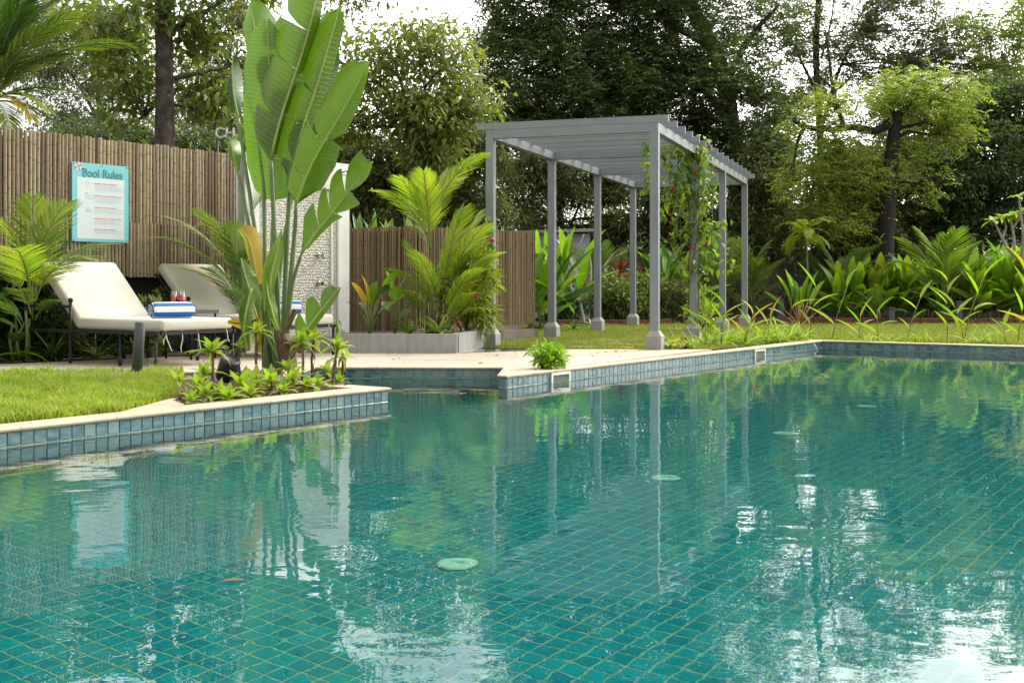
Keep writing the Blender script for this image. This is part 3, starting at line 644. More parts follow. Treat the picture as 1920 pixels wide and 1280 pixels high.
# ------------------------------------------------------------------ loungers
la_ = R(-33); ll, lw_ = Vector((math.cos(la_), math.sin(la_), 0)), Vector((-math.sin(la_), math.cos(la_), 0))
LW = 1.0; lax = (ll, lw_, zup)
M['strap'] = mat('cotton_tie', (.6, .6, .55), .9)
def lounger(C1, lab):
    # local frame: x towards the foot (0 = foot end), y across, built at the near foot corner
    t = thing('sun_lounger', lab, 'lounger', C1, 'cream loungers on the deck', la_)
    hinge, z0, z1 = -1.32, .355, .485
    o = link('seat_cushion', rbox('seat_cushion', (1.36, LW - .07, .115), .036, M['cushion'], 4), t); o.location = (-.68, LW / 2, z0 + .0575)
    an = R(45); bl = .86
    o = link('back_cushion', rbox('back_cushion', (bl, LW - .07, .115), .036, M['cushion'], 4), t)
    o.rotation_euler = (0, an, 0); o.location = (hinge - math.cos(an) * bl / 2 - math.sin(an) * .01 + .02, LW / 2, .435 + math.sin(an) * bl / 2 - .01)
    q = MB()
    for y in (.03, LW - .03): q.tube([(hinge + .02, y, .36), (hinge - math.cos(an) * (bl - .05) - .055, y, .36 + math.sin(an) * (bl - .05) - .0)], .014, 8)
    for f_ in (.25, .5, .75, .98): q.tube([(hinge - .03 - math.cos(an) * bl * f_ - .02, .03, .36 + math.sin(an) * (bl - .05) * f_), (hinge - .03 - math.cos(an) * bl * f_ - .02, LW - .03, .36 + math.sin(an) * (bl - .05) * f_)], .009, 6)
    q.build('back_frame', M['iron'], t)
    q = MB()
    for y in (0., LW): q.box((-1.07, y, .335), (2.12, .03, .034))
    for x in (-.025, -1.32, -2.12): q.box((x, LW / 2, .335), (.03, LW - .07, .032))
    for x in (-.3, -.6, -.9): q.box((x, LW / 2, .34), (.02, LW - .07, .012))
    q.build('seat_frame', M['iron'], t)
    for x in (-.05, -.58, -1.36, -2.11):
        for y in (0., LW):
            q = MB(); top = .318 if x > -1 else .6
            q.lathe([(.012, 0), (.02, .012), (.022, .07), (.015, .085), (.0155, top)], (x, y, 0), 10); lg = q.build('leg', M['iron'], t)
            if x < -1:
                q = MB(); q.lathe([(.012, 0), (.016, .012), (.012, .02), (.024, .035), (.028, .05), (.02, .07), (0, .076)], (x, y, .6), 10); q.build('finial', M['iron'], lg)
    for y in (0., LW):
        q = MB(); q.tube([(-1.36, y, .585), (-2.11, y, .585)], .0125, 8)
        for x in (-1.6, -1.86): q.tube([(x, y, .345), (x, y, .58)], .009, 6)
        q.build('arm_rail', M['iron'], t)
    q = MB()
    for z, xa, xb in ((.24, -1.75, -1.0), (.17, -1.65, -1.0)): q.tube([(xa - .06, .2, z + .03), (xa, .2, z), (xb, .2, z)], .007, 6); q.tube([(xa - .06, LW - .2, z + .03), (xa, LW - .2, z), (xb, LW - .2, z)], .007, 6)
    q.tube([(-1.0, .2, .17), (-.98, .2, .33)], .007, 6); q.tube([(-1.0, LW - .2, .17), (-.98, LW - .2, .33)], .007, 6)
    q.build('recline_rack', M['iron'], t)
    for x, y, dx_, l_ in ((-.02, .09, .05, .2), (-.02, .3, -.02, .22), (-.02, .5, .03, .23), (-.015, LW - .12, .02, .14), (-.03, .1, -.03, .13)):
        q = MB(); q.tube([(x, y, .36), (x + .012, y + dx_ * .2, .36 - l_ * .4), (x + .004, y + dx_, .36 - l_ * .75), (x + .02, y + dx_ * 1.3, .36 - l_)], .006, 4); q.build('tie', M['strap'], t)
    return t
C1 = Vector((-3.42, 11.38, 0)); C2 = C1 + Vector((.85, 1.33, 0))
lounger(C1, 'cream cushioned black iron lounger on the left, nearer the lawn')
lounger(C2, 'cream cushioned black iron lounger half hidden behind the big fan palm')
def towel(c, ang, lab, ln=.42, r=.085):
    t = thing('towel', lab, 'towel', c, 'rolled striped towels', ang)
    q = MB(); n_s = 36; xs = [-ln / 2, -ln / 2 + .015, -ln / 2 + .04, 0, ln / 2 - .04, ln / 2 - .015, ln / 2]; sc2 = [.86, .96, 1, 1.02, 1, .96, .86]
    def pt(x, a, k):
        rr = r * k * (1 + .015 * math.sin(5 * a + 9 * x)); y, z = rr * 1.06 * math.cos(a), rr * .98 * math.sin(a)
        return (x, y, max(z, -r * .93) + r * .93)
    for i in range(len(xs) - 1):
        for k in range(n_s):
            a0, a1 = 2 * math.pi * k / n_s, 2 * math.pi * (k + 1) / n_s
            q.add([pt(xs[i], a0, sc2[i]), pt(xs[i], a1, sc2[i]), pt(xs[i + 1], a1, sc2[i + 1]), pt(xs[i + 1], a0, sc2[i + 1])], [(0, 3, 2, 1)], ((k + 1) // 4) % 2, True)
    q.build('roll', [M['towelw'], M['towelb']], t)
    for sgn in (-1, 1):
        q = MB(); x0 = sgn * ln / 2; kk = 7
        for j in range(kk):
            r0, r1 = j / kk * .86, (j + 1) / kk * .86
            for k in range(n_s):
                a0, a1 = 2 * math.pi * k / n_s, 2 * math.pi * (k + 1) / n_s; dxx = sgn * (.004 + .012 * (j % 2))
                f_ = [pt(x0 + dxx * (j < kk - 1), a0, r0), pt(x0 + dxx * (j < kk - 1), a1, r0), pt(x0 + (dxx if j < kk - 1 else 0), a1, r1), pt(x0 + (dxx if j < kk - 1 else 0), a0, r1)]
                q.add(f_, [(0, 1, 2, 3) if sgn > 0 else (3, 2, 1, 0)], ((k + 4 * j + j * j) // 5) % 2, True)
        q.build('rolled_end', [M['towelw'], M['towelb']], t)
tp = C1 + lw_ * .44 - ll * .33
towel(Vector((tp.x, tp.y, .4705)), R(36), 'rolled blue and white striped towel on the left lounger, in full view')
tp = C2 + lw_ * .42 - ll * .3
towel(Vector((tp.x, tp.y, .4705)), R(14), 'striped towel partly hidden by the palm stems on the far lounger')
# side table with two drinks
tt_ = C1 - ll * .93 + lw_ * 1.22
tb = thing('side_table', 'small black iron table between the two loungers', 'table', (tt_.x, tt_.y, 0), None, la_)
q = MB(); q.box((0, 0, .515), (.46, .4, .04)); q.build('table_top', M['charcoal'], tb)
for sx in (-1, 1):
    for sy in (-1, 1): q = MB(); q.tube([(sx * .2, sy * .17, 0), (sx * .2, sy * .17, .495)], .012, 8); q.build('leg', M['iron'], tb)
    q = MB(); q.tube([(sx * .2, -.17, .4), (sx * .12, -.17, .49)], .008, 6); q.build('brace', M['iron'], tb)
gm = bpy.data.materials.new('clear_glass'); gm.use_nodes = True; t_ = gm.node_tree; tr_ = t_.nodes.new('ShaderNodeBsdfTransparent'); gs_ = t_.nodes.new('ShaderNodeBsdfGlossy'); gs_.inputs['Roughness'].default_value = .03
tr_.inputs['Color'].default_value = (.93, .95, .94, 1); mg_ = t_.nodes.new('ShaderNodeMixShader')
mg_.inputs['Fac'].default_value = .07; t_.links.new(tr_.outputs[0], mg_.inputs[1]); t_.links.new(gs_.outputs[0], mg_.inputs[2]); t_.links.new(mg_.outputs[0], t_.nodes['Material Output'].inputs['Surface'])
M['drink'] = mat('red_drink', (.42, .03, .02), .1, 0, .6)
for px, lab in ((326, 'left tumbler of dark red drink behind the striped towel'), (341.5, 'right tumbler of dark red drink behind the striped towel')):
    c = Gx(px, tt_.y - .02, .536); g = thing('tumbler', lab, 'glass', c, 'drinks on the side table')
    q = MB(); q.lathe([(.032, 0), (.039, .2), (.0378, .2), (.0308, .008), (0, .008)], n=20); q.build('glass', gm, g)
    q = MB(); q.lathe([(.0300, .0095), (.0359, .168), (0, .1685)], n=20); q.build('drink', M['drink'], g)
# ------------------------------------------------------------------ bollards and spotlight
def bollard(c, h, r, lab, lean=(0, 0)):
    b = thing('bollard', lab, 'bollard', c, 'garden bollard lights'); b.rotation_euler = (lean[1], lean[0], 0)
    q = MB(); q.lathe([(r, -.02), (r, h - .004), (r * .93, h), (0, h)], n=24); q.build('post', M['charcoal'] if r < .045 else M['steel_d'], b); return b
M['steel_d'] = mat('slate_grey_paint', (.06, .065, .07), .5, bump=(90, .05))
bollard(G(256, 702.5), .475, .047, 'leaning slate grey bollard on the lawn edge in front of the lounger', (R(3.6), R(-2)))
def sqbollard(px, y0, y1, Y, wd_, lab):
    c = Gx(px, Y); b = thing('bollard', lab, 'bollard', c, 'garden bollard lights'); h = H - (y0 - HOR) * Y / F
    q = MB(); q.box((0, 0, h / 2), (wd_, wd_, h)); q.build('post', M['charcoal'], b)
    q = MB(); q.box((0, -wd_ * .1, h + .01), (wd_ * 1.08, wd_ * 1.08, .02)); q.build('cap', M['charcoal'], b)
sqbollard(1464, 562, 605, 25.2, .11, 'dark bollard light beside the paddle leaved plant')
sqbollard(1671, 578, 606, 24.4, .12, 'short dark bollard light in the gap of the ginger hedge')
sqbollard(1798, 566, 606, 24.2, .11, 'dark bollard light in front of the far right ginger clump')
sp = thing('spotlight', 'black tilted garden spotlight among the island plants', 'lamp', G(432, 722)); sp.scale = (1.4, 1.4, 1.4)
q = MB(); q.lathe([(.05, -.09), (.056, -.07), (.058, .03), (.05, .05), (.05, .036), (0, .036)], n=18); o = q.build('housing', M['black'], sp); o.location = (-.01, 0, .115); o.rotation_euler = (R(18), R(22), 0)
q = MB(); q.tube([(0, 0, -.03), (0, 0, .06)], .012, 8); q.build('spike', M['black'], sp)
# ------------------------------------------------------------------ garden boundary wall and bed edging
gw = thing('garden_wall', 'stained dark concrete boundary wall behind the garden beds', 'wall', (8, 31.5, 0))
q = MB(); q.box((2, 0, .8), (44, .2, 1.7)); q.build('wall', M['concrete'], gw); q = MB(); q.box((2, 0, 1.69), (44.1, .3, .09)); q.build('coping', M['concrete'], gw)
def edging(pts, lab):
    t = thing('brick_edging', lab, 'edging', (pts[0].x, pts[0].y, 0))
    for a, b in zip(pts, pts[1:]):
        d = b - a; k = max(1, int(d.length / .42)); d.normalize()
        for i in range(k):
            c = a.lerp(b, (i + .5) / k) - pts[0]; q = MB(); q.box((0, 0, 0), ((b - a).length / k - .012, .13 * U(.9, 1.1), .16), (d, Vector((-d.y, d.x, 0)), zup))
            o = q.build('brick', M['brick'], t); o.location = (c.x, c.y, .02 + U(-.012, .012)); o.rotation_euler = (U(-.03, .03), U(-.03, .03), U(-.03, .03))
edging([Gx(1045, 23.2), Gx(1105, 23.5), Gx(1258, 23.9)], 'red laterite block edging of the bed behind the pergola')
edging([Gx(1330, 25.2), Gx(1640, 24.6), Gx(1990, 24.0)], 'red laterite block edging in front of the ginger hedge')
# ------------------------------------------------------------------ leaf shapes shared by the plants
M['ginger'] = leafmat('ginger_leaf', (.170, .297, .019), ((.246, .365, .032), (.111, .221, .017), (.204, .323, .024)), .46)
M['lime'] = leafmat('lime_leaf', (.180, .279, .025), ((.262, .328, .041), (.115, .213, .016), (.312, .312, .049), (.197, .279, .025)), .42)
M['yellow'] = leafmat('yellowed_leaf', (.40, .33, .03), ((.46, .27, .02), (.36, .36, .05)), .35)
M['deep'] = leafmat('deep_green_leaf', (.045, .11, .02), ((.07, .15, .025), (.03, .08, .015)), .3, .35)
M['palm'] = leafmat('palm_leaf', (.11, .18, .025), ((.17, .24, .035), (.07, .13, .02), (.22, .25, .05)), .4)
M['ypalm'] = leafmat('golden_palm_leaf', (.185, .286, .025), ((.269, .336, .034), (.126, .218, .021), (.319, .319, .042)), .42)
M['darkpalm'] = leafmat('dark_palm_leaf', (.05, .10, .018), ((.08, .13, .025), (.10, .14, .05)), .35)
M['red'] = leafmat('crimson_leaf', (.14, .012, .025), ((.28, .03, .06), (.07, .012, .02)), .35)
M['varieg'] = leafmat('pale_striped_leaf', (.40, .44, .16), ((.22, .34, .06), (.5, .5, .25)), .4)
M['bushg'] = leafmat('bush_leaf', (.10, .17, .03), ((.17, .24, .05), (.06, .11, .02), (.24, .28, .08)), .3)
M['brownbush'] = leafmat('bronze_leaf', (.17, .085, .05), ((.24, .14, .09), (.09, .06, .035), (.13, .15, .05)), .3)
M['vine'] = leafmat('vine_leaf', (.13, .23, .03), ((.20, .31, .045), (.08, .16, .02), (.28, .32, .05)), .4)
M['dead'] = mat('dead_leaf', (.16, .10, .06), .9, var=(.09, .055, .035), noise=(10, (.26, .18, .11), .5), bump=(30, .3))
PROF = {'lance': lambda t: math.sin(math.pi * min(1, t ** .75)) ** .8 * (1 - .1 * t), 'strap': lambda t: min(1, t * 6 + .35) * (1 - t ** 3) ** .9, 'oval': lambda t: math.sin(math.pi * t) ** .62,
        'paddle': lambda t: (.06 if t < .22 else math.sin(math.pi * min(1, (t - .2) / .8)) ** .6)}
LM = {}
def leafmesh(kind, m, droop=.25, fold=.35, n=7, wav=0., seed=0):
    key = (kind, m, round(droop, 2), fold, n, wav, seed)
    if key in LM: return LM[key]
    e = MB(); vv = []; y = z = 0; ph = U(0, 6); asp = {'lance': .25, 'strap': .08, 'oval': .4, 'paddle': .3}[kind]
    for i in range(n + 1):
        t = i / n; a = -droop * 2 * t
        if i: y += math.cos(a) / n; z += math.sin(a) / n
        w_ = max(.004, PROF[kind](t)) * .5; lift = w_ * fold * asp; wv = wav * math.sin(t * 11 + ph) * w_ * asp
        vv += [(-w_, y, z + lift + wv), (0, y, z), (w_, y, z + lift - wv)]
    ff = []
    for i in range(n): k = i * 3; ff += [(k, k + 1, k + 4, k + 3), (k + 1, k + 2, k + 5, k + 4)]
    e.add(vv, ff, 0, True, 0); LM[key] = e.mesh('leaf', M[m] if isinstance(m, str) else m); return LM[key]
def put(parent, name, me, pos, az, el, Lg, Wd, roll=0.):
    """AZ: heading (0 = +Y, clockwise), EL: elevation of the leaf's base"""
    mw = Matrix.Translation(pos) @ Matrix.Rotation(-az, 4, 'Z') @ Matrix.Rotation(el, 4, 'X') @ Matrix.Rotation(roll, 4, 'Y') @ Matrix.Diagonal((Wd, Lg, Lg, 1))
    return link(name, me, parent, mw)
def frondmesh(m, n=26, bend=1.2, lf=.42, lw_=.03, vee=.45, fwd=(.5, 1.1), hang=.35, bare=.15, seed=0, stem='stem'):
    key = ('frond', m, n, bend, lf, lw_, vee, fwd, hang, bare, seed)
    if key in LM: return LM[key]
    rs = random.Random(seed); e = MB(); pts = []; y = z = 0; K = 14
    for i in range(K + 1):
        t = i / K; a = -bend * t ** 1.3
        if i: y += math.cos(a) / K; z += math.sin(a) / K
        pts.append((0, y, z, a))
    e.tube([p[:3] for p in pts], [.013 * (1 - .85 * i / K) for i in range(K + 1)], 4, 1)
    for i in range(n):
        t = bare + (1 - bare) * (i + .5) / n; q = t * K; k = min(K - 1, int(q)); f = q - k
        P0 = Vector(pts[k][:3]).lerp(Vector(pts[k + 1][:3]), f); a = pts[k][3] * (1 - f) + pts[k + 1][3] * f
        T = Vector((0, math.cos(a), math.sin(a))); Nn = Vector((0, -math.sin(a), math.cos(a)))
        ll_ = lf * (math.sin(math.pi * (.18 + .78 * (t - bare) / (1 - bare))) ** .6) * rs.uniform(.88, 1.08)
        fw = fwd[0] + (fwd[1] - fwd[0]) * t + rs.uniform(-.1, .1); ve = vee * rs.uniform(.6, 1.3)
        for s in (-1, 1):
            D = (Vector((s, 0, 0)) + T * fw + Nn * ve).normalized(); S = D.cross(Nn).normalized() * s; vv = []; p = P0.copy(); va = rs.random()
            for j, (u, w2) in enumerate(((0, .5), (.33, 1), (.7, .8), (1, .05))):
                d2 = (D - Vector((0, 0, 1)) * (hang * u * 1.6)).normalized()
                if j: p = p + d2 * ll_ * (u - (0, 0, .33, .7)[j] if j != 1 else .33)
                vv += [p - S * lw_ * w2 * .5, p + S * lw_ * w2 * .5]
            e.add(vv, [(2 * j, 2 * j + 1, 2 * j + 3, 2 * j + 2) for j in range(3)], 0, False, va)
    LM[key] = e.mesh('frond', [M[m], M[stem]]); return LM[key]
def palm(name, label, base, fronds, m, group=None, stems=3, stemh=.3, sr=.02, kw={}, spread=.12):
    """FRONDS: list of (azimuth, elevation, length)"""
    t = thing(name, label, 'palm', base, group)
    roots = []
    for k in range(stems):
        o = Vector((U(-spread, spread), U(-spread, spread), 0)); h = stemh * U(.7, 1.1); q = MB(); q.tube([o, o + Vector((U(-.03, .03), U(-.03, .03), h * .6)), o + Vector((U(-.05, .05), U(-.04, .04), h))], [sr, sr * .85, sr * .7], 7)
        q.build('stem', M['stem'], t); roots.append(o + Vector((0, 0, h * .92)))
    for i, fr in enumerate(fronds):
        az, el, Lg = fr[:3]; mm = fr[3] if len(fr) > 3 else m
        k = dict(kw); k['seed'] = i % 3; k['bend'] = kw.get('bend', 1.2) * (.85, 1.0, 1.2)[i % 3]
        put(t, 'frond', frondmesh(mm, **k), roots[i % len(roots)], az, el, Lg, Lg, U(-.25, .25))
    return t
def ring_fronds(n, el0, el1, l0, l1, az0=0): return [(az0 + i * 2.4 + U(-.2, .2), U(el0, el1), U(l0, l1)) for i in range(n)]
# ------------------------------------------------------------------ the big fan palm on the island (leaf by leaf)
def veinmat(name, col, c2, trans):
    m = leafmat(name, col, c2, trans, .34); m.node_tree.nodes['Principled BSDF'].inputs['Specular IOR Level'].default_value = .45; t = m.node_tree; n = t.nodes; l = t.links; p = n['Principled BSDF']
    uv = n.new('ShaderNodeUVMap'); wv = n.new('ShaderNodeTexWave'); wv.bands_direction = 'X'; wv.inputs['Scale'].default_value = 2.7; wv.inputs['Distortion'].default_value = 2.0; wv.inputs['Detail'].default_value = 3; wv.inputs['Detail Scale'].default_value = 1.6
    bp = n.new('ShaderNodeBump'); bp.inputs['Strength'].default_value = .12; bp.inputs['Distance'].default_value = .012
    l.new(uv.outputs[0], wv.inputs['Vector']); l.new(wv.outputs['Fac'], bp.inputs['Height']); l.new(bp.outputs['Normal'], p.inputs['Normal'])
    src = p.inputs['Base Color'].links[0].from_socket; mx = n.new('ShaderNodeMixRGB'); mx.blend_type = 'MULTIPLY'; mx.inputs['Fac'].default_value = .85
    rp = n.new('ShaderNodeMapRange'); rp.inputs['To Min'].default_value = .74; rp.inputs['To Max'].default_value = 1.15
    cmb = n.new('ShaderNodeCombineXYZ'); l.new(wv.outputs['Fac'], rp.inputs['Value'])
    for k in range(3): l.new(rp.outputs[0], cmb.inputs[k])
    l.new(src, mx.inputs['Color1']); l.new(cmb.outputs[0], mx.inputs['Color2']); 
    # browned, slightly ragged margins and sun bleached patches
    sp_ = n.new('ShaderNodeSeparateXYZ'); l.new(uv.outputs[0], sp_.inputs[0]); nz = n.new('ShaderNodeTexNoise'); nz.inputs['Scale'].default_value = 6; nz.inputs['Detail'].default_value = 5; l.new(uv.outputs[0], nz.inputs['Vector'])
    ad = n.new('ShaderNodeMath'); ad.operation = 'MULTIPLY_ADD'; ad.inputs[1].default_value = .22; l.new(nz.outputs['Fac'], ad.inputs[0]); l.new(sp_.outputs['Y'], ad.inputs[2])
    mr_ = n.new('ShaderNodeMapRange'); mr_.inputs['From Min'].default_value = 1.06; mr_.inputs['From Max'].default_value = 1.12; l.new(ad.outputs[0], mr_.inputs['Value'])
    nb = n.new('ShaderNodeTexNoise'); nb.inputs['Scale'].default_value = 1.6; nb.inputs['Detail'].default_value = 3; l.new(uv.outputs[0], nb.inputs['Vector'])
    m2 = n.new('ShaderNodeMixRGB'); m2.inputs['Color2'].default_value = (.21, .27, .05, 1); mr2 = n.new('ShaderNodeMapRange'); mr2.inputs['From Min'].default_value = .5; mr2.inputs['From Max'].default_value = .75; mr2.inputs['To Max'].default_value = .4
    l.new(nb.outputs['Fac'], mr2.inputs['Value']); l.new(mr2.outputs[0], m2.inputs['Fac']); l.new(mx.outputs[0], m2.inputs['Color1'])
    m3 = n.new('ShaderNodeMixRGB'); m3.inputs['Color2'].default_value = (.22, .17, .05, 1); l.new(mr_.outputs[0], m3.inputs['Fac']); l.new(m2.outputs[0], m3.inputs['Color1'])
    l.new(m3.outputs[0], p.inputs['Base Color']); return m
M['fan'] = veinmat('fan_palm_leaf', (.072, .140, .012), ((.098, .170, .015),), .34)
M['fanpale'] = veinmat('fan_palm_leaf_pale', (.132, .229, .048), ((.114, .211, .040),), .3)
M['fandark'] = veinmat('fan_palm_leaf_dark', (.035, .09, .03), ((.045, .105, .03),), .2)
M['fanlime'] = veinmat('fan_palm_leaf_young', (.128, .225, .019), ((.150, .247, .022),), .42)
M['fanyellow'] = veinmat('fan_palm_leaf_old', (.36, .30, .04), ((.30, .32, .05), (.46, .27, .02)), .4)
M['midrib'] = mat('leaf_midrib', (.30, .36, .09), .45, noise=(6, (.22, .30, .06), .5))
M['petiole'] = mat('leaf_stalk', (.15, .21, .085), .45, noise=(5, (.10, .15, .06), .7, (1, 1, .3)))
FB0 = G(513, 703); FBY = FB0.y
fan = thing('fan_palm', "tall fan palm with huge torn paddle leaves on the pool island", 'palm', FB0)
def interp(tab, t):
    for (a, va), (b, vb) in zip(tab, tab[1:]):
        if t <= b: return va + (vb - va) * (t - a) / max(1e-6, b - a)
    return tab[-1][1]
def smooth_path(pts, n):
    """Catmull-Rom through PTS"""
    res = []; m = len(pts) - 1
    for i in range(n + 1):
        q = i / n * m; k = min(int(q), m - 1); f = q - k
        g = lambda j: Vector(pts[max(0, min(m, j))])
        p0, p1, p2, p3 = g(k - 1), g(k), g(k + 1), g(k + 2)
        res.append(.5 * ((2 * p1) + (-p0 + p2) * f + (2 * p0 - 5 * p1 + 4 * p2 - p3) * f * f + (-p0 + 3 * p1 - 3 * p2 + p3) * f ** 3))
    return res
SR = 1.15
def fan_leaf(mid, lw_, rw_, dY, m, foldl=.25, foldr=.8, tears=((), ()), slant=.55, stalk=None, dYtip=0., mr='midrib', curl=0., sr=(.02, .012)):
    """MID: photo points from blade base to tip; widths in photo pixels on either side; TEARS: split positions per side"""
    Nn, Mm = 44, 6; path = smooth_path([(x, y, 0) for x, y in mid], Nn); Y0 = FBY + dY; sc = Y0 / F; base = Vector()
    def P3(x, y, d): return Vector(((x - 960) * sc, Y0 + d, H - (y - HOR) * sc)) - FB0
    e = MB()
    for si, (tab, fold, s) in enumerate(((lw_, foldl, -1), (rw_, foldr, 1))):
        if not tab: continue
        cuts = [0] + list(tears[si]) + [1]
        for c0, c1 in zip(cuts, cuts[1:]):
            kk = max(3, int(round((c1 - c0) * Nn))); rows = []; uvs = []
            tm = c0 + (c1 - c0) * .72
            for i in range(kk + 1):
                t = c0 + (c1 - c0) * i / kk; q = min(t, .9999) * Nn; k = int(q); f = q - k
                p = path[k].lerp(path[k + 1], f); d = (path[min(Nn, k + 2)] - path[max(0, k - 1)]).normalized()
                nrm = Vector((-d.y, d.x, 0)) * (-1)          # to the left of an upward path
                nrm = Vector((d.y, -d.x, 0)) * (1 if s < 0 else -1)
                w_ = max(.6, interp(tab, t))
                if len(cuts) > 2:
                    u = i / kk; w_ *= 1 - .14 * (abs(u - .6) * 2) ** 3
                for j in range(Mm + 1):
                    fr = j / Mm; sh = 0
                    if len(cuts) > 2 and (c0 > 0 or c1 < 1): sh = (tm - t) * (.18 if True else 0) * fr ** 2
                    off = nrm * (w_ * fr) + d * (w_ * slant * fr ** 1.2) * min(1, (1 - t) * 4 + .12) + d * (sh * 300)
                    dep = (1.5 * fold * w_ * fr + (curl + .45) * w_ * fr * fr) * sc + .045 * math.sin(t * 5 + si * 1.7 + dY * 9) * fr + dYtip * t * t + .004 * math.sin(i * 2.1 + j) * fr + .02 * math.sin(t * 9 + si * 2) * fr
                    rows.append(P3(p.x + off.x, p.y + off.y, dep)); uvs.append((t * 3.2 * 1.6, fr))
            ff = [(i * (Mm + 1) + j, i * (Mm + 1) + j + 1, (i + 1) * (Mm + 1) + j + 1, (i + 1) * (Mm + 1) + j) for i in range(kk) for j in range(Mm)]
            if s < 0: ff = [f_[::-1] for f_ in ff]
            e.add(rows, ff, 0, True, random.random(), uvs)
    o = e.build('leaf', M[m], fan)
    q = MB(); rib = [P3(path[i].x, path[i].y, dYtip * (i / Nn) ** 2 - .004) for i in range(0, Nn + 1, 4)]
    q.tube(rib, [.011 * (1 - .8 * i / (len(rib) - 1)) + .002 for i in range(len(rib))], 6); q.build('midrib', M[mr], o)
    if stalk:
        sp_ = smooth_path([(x, y, 0) for x, y in stalk] + [(mid[0][0], mid[0][1], 0)], 10); kk = len(sp_) - 1
        q = MB(); q.tube([P3(p.x, p.y, -dY * (1 - i / kk) * .8 - .002) for i, p in enumerate(sp_)], [SR * (sr[0] + (sr[1] - sr[0]) * i / kk) for i in range(kk + 1)], 8); q.build('stalk', M['petiole'], o)
    return o
# back leaves first
fan_leaf([(447, 222), (437, 165), (436, 105)], [(0, 3), (.4, 12), (1, 3)], [(0, 4), (.4, 14), (1, 6)], .35, 'fandark', stalk=[(508, 690), (492, 480), (462, 300)])
fan_leaf([(446, 322), (436, 285), (430, 258)], [(0, 3), (.5, 8), (1, 3)], [(0, 4), (.5, 16), (1, 5)], .3, 'fanpale', stalk=[(507, 690), (490, 520), (462, 380)])
fan_leaf([(490, 150), (480, 70), (468, 6)], [(0, 20), (.6, 24), (1, 4)], [(0, 20), (.5, 40), (1, 18)], .4, 'fanpale', 0.1, .1, stalk=[(511, 690), (505, 400), (496, 200)])
fan_leaf([(560, 330), (588, 220), (612, 130), (628, 95)], [(0, 10), (.5, 40), (1, 10)], [(0, 8), (.5, 20), (1, 8)], .3, 'fandark', .1, .3, stalk=[(516, 690), (535, 480), (553, 360)])
# large pale leaf on the left
fan_leaf([(514, 376), (512, 300), (508, 200), (504, 110), (500, 34)], [(0, 26), (.06, 46), (.2, 63), (.45, 63), (.7, 54), (.9, 34), (1, 6)], [(0, 30), (.07, 44), (.3, 50), (.7, 40), (1, 6)], .12, 'fanpale', .22, -.15, slant=.28, stalk=[(512, 695), (510, 560), (513, 440)], sr=(.026, .014))
# tall leaf cut by the top of the picture
fan_leaf([(508, 300), (522, 238), (545, 165), (567, 100), (586, 30), (600, -50), (606, -92)], [(0, 22), (.08, 50), (.2, 70), (.35, 86), (.6, 84), (.85, 50), (1, 5)], [(0, 14), (.5, 14), (1, 4)], -.16, 'fan', .3, 1.2, tears=((.2, .42, .6), ()), slant=.36, stalk=[(518, 695), (516, 540), (511, 400)], sr=(.026, .014))
# third leaf
fan_leaf([(544, 335), (556, 288), (572, 226), (592, 168), (612, 100), (630, 40), (636, 14)], [(0, 22), (.08, 50), (.25, 72), (.45, 70), (.5, 48), (.7, 44), (.9, 28), (1, 6)], [(0, 6), (.4, 14), (.8, 14), (1, 3)], -.22, 'fan', .25, .9, tears=((.3, .48,), ()), slant=.42, stalk=[(522, 695), (530, 540), (537, 420)], sr=(.026, .014))
# right arching leaf
fan_leaf([(555, 384), (564, 358), (582, 314), (612, 262), (646, 208), (676, 158), (697, 122)], [(0, 16), (.07, 42), (.2, 58), (.3, 66), (.47, 74), (.5, 48), (.72, 56), (.92, 42), (1, 18)], [(0, 12), (.12, 32), (.35, 34), (.6, 18), (1, 4)], -.32, 'fan', .2, .55, tears=((.26, .47), (.5,)), slant=.5, stalk=[(524, 695), (534, 580), (548, 450)], dYtip=-.15, sr=(.026, .013))
# low right leaf with pointed lobes
fan_leaf([(566, 474), (590, 440), (620, 404), (655, 360), (684, 330), (704, 308)], [(0, 10), (.12, 40), (.25, 46), (.5, 46), (.75, 44), (.92, 26), (1, 8)], [(0, 6), (.35, 10), (.5, 26), (.58, 8), (1, 4)], -.3, 'fan', .2, .7, tears=((.27, .42, .58), (.42, .6)), slant=.75, stalk=[(527, 690), (533, 610), (546, 530)], dYtip=-.2, sr=(.022, .011))
# small leaves round the foot
fan_leaf([(500, 586), (508, 520), (520, 470), (528, 428)], [(0, 5), (.3, 20), (.6, 18), (1, 2)], [(0, 4), (.4, 8), (1, 2)], -.3, 'fanlime', .3, .9, slant=.3, stalk=[(514, 690), (506, 640)], sr=(.016, .009))
fan_leaf([(522, 622), (512, 590), (503, 555), (500, 528)], [(0, 4), (.4, 9), (1, 2)], [(0, 5), (.4, 9), (1, 2)], -.35, 'fanlime', .4, .4, slant=.2, stalk=[(518, 690), (522, 660)], sr=(.014, .008))
fan_leaf([(482, 534), (476, 490), (466, 450), (450, 428)], [(0, 3), (.5, 14), (1, 8)], [(0, 6), (.4, 14), (.8, 20), (1, 10)], -.2, 'fanyellow', .4, .5, slant=.1, stalk=[(510, 690), (500, 610)], sr=(.014, .008))
fan_leaf([(483, 598), (472, 558), (460, 516), (452, 484)], [(0, 3), (.4, 12), (1, 3)], [(0, 4), (.3, 18), (.6, 14), (1, 3)], -.42, 'fan', .3, .4, slant=.15, stalk=[(512, 690), (496, 640)], sr=(.014, .008))
fan_leaf([(472, 540), (462, 580), (458, 620), (464, 658)], [(0, 4), (.4, 15), (1, 3)], [(0, 5), (.4, 14), (1, 3)], -.5, 'fan', .3, .3, slant=.1)
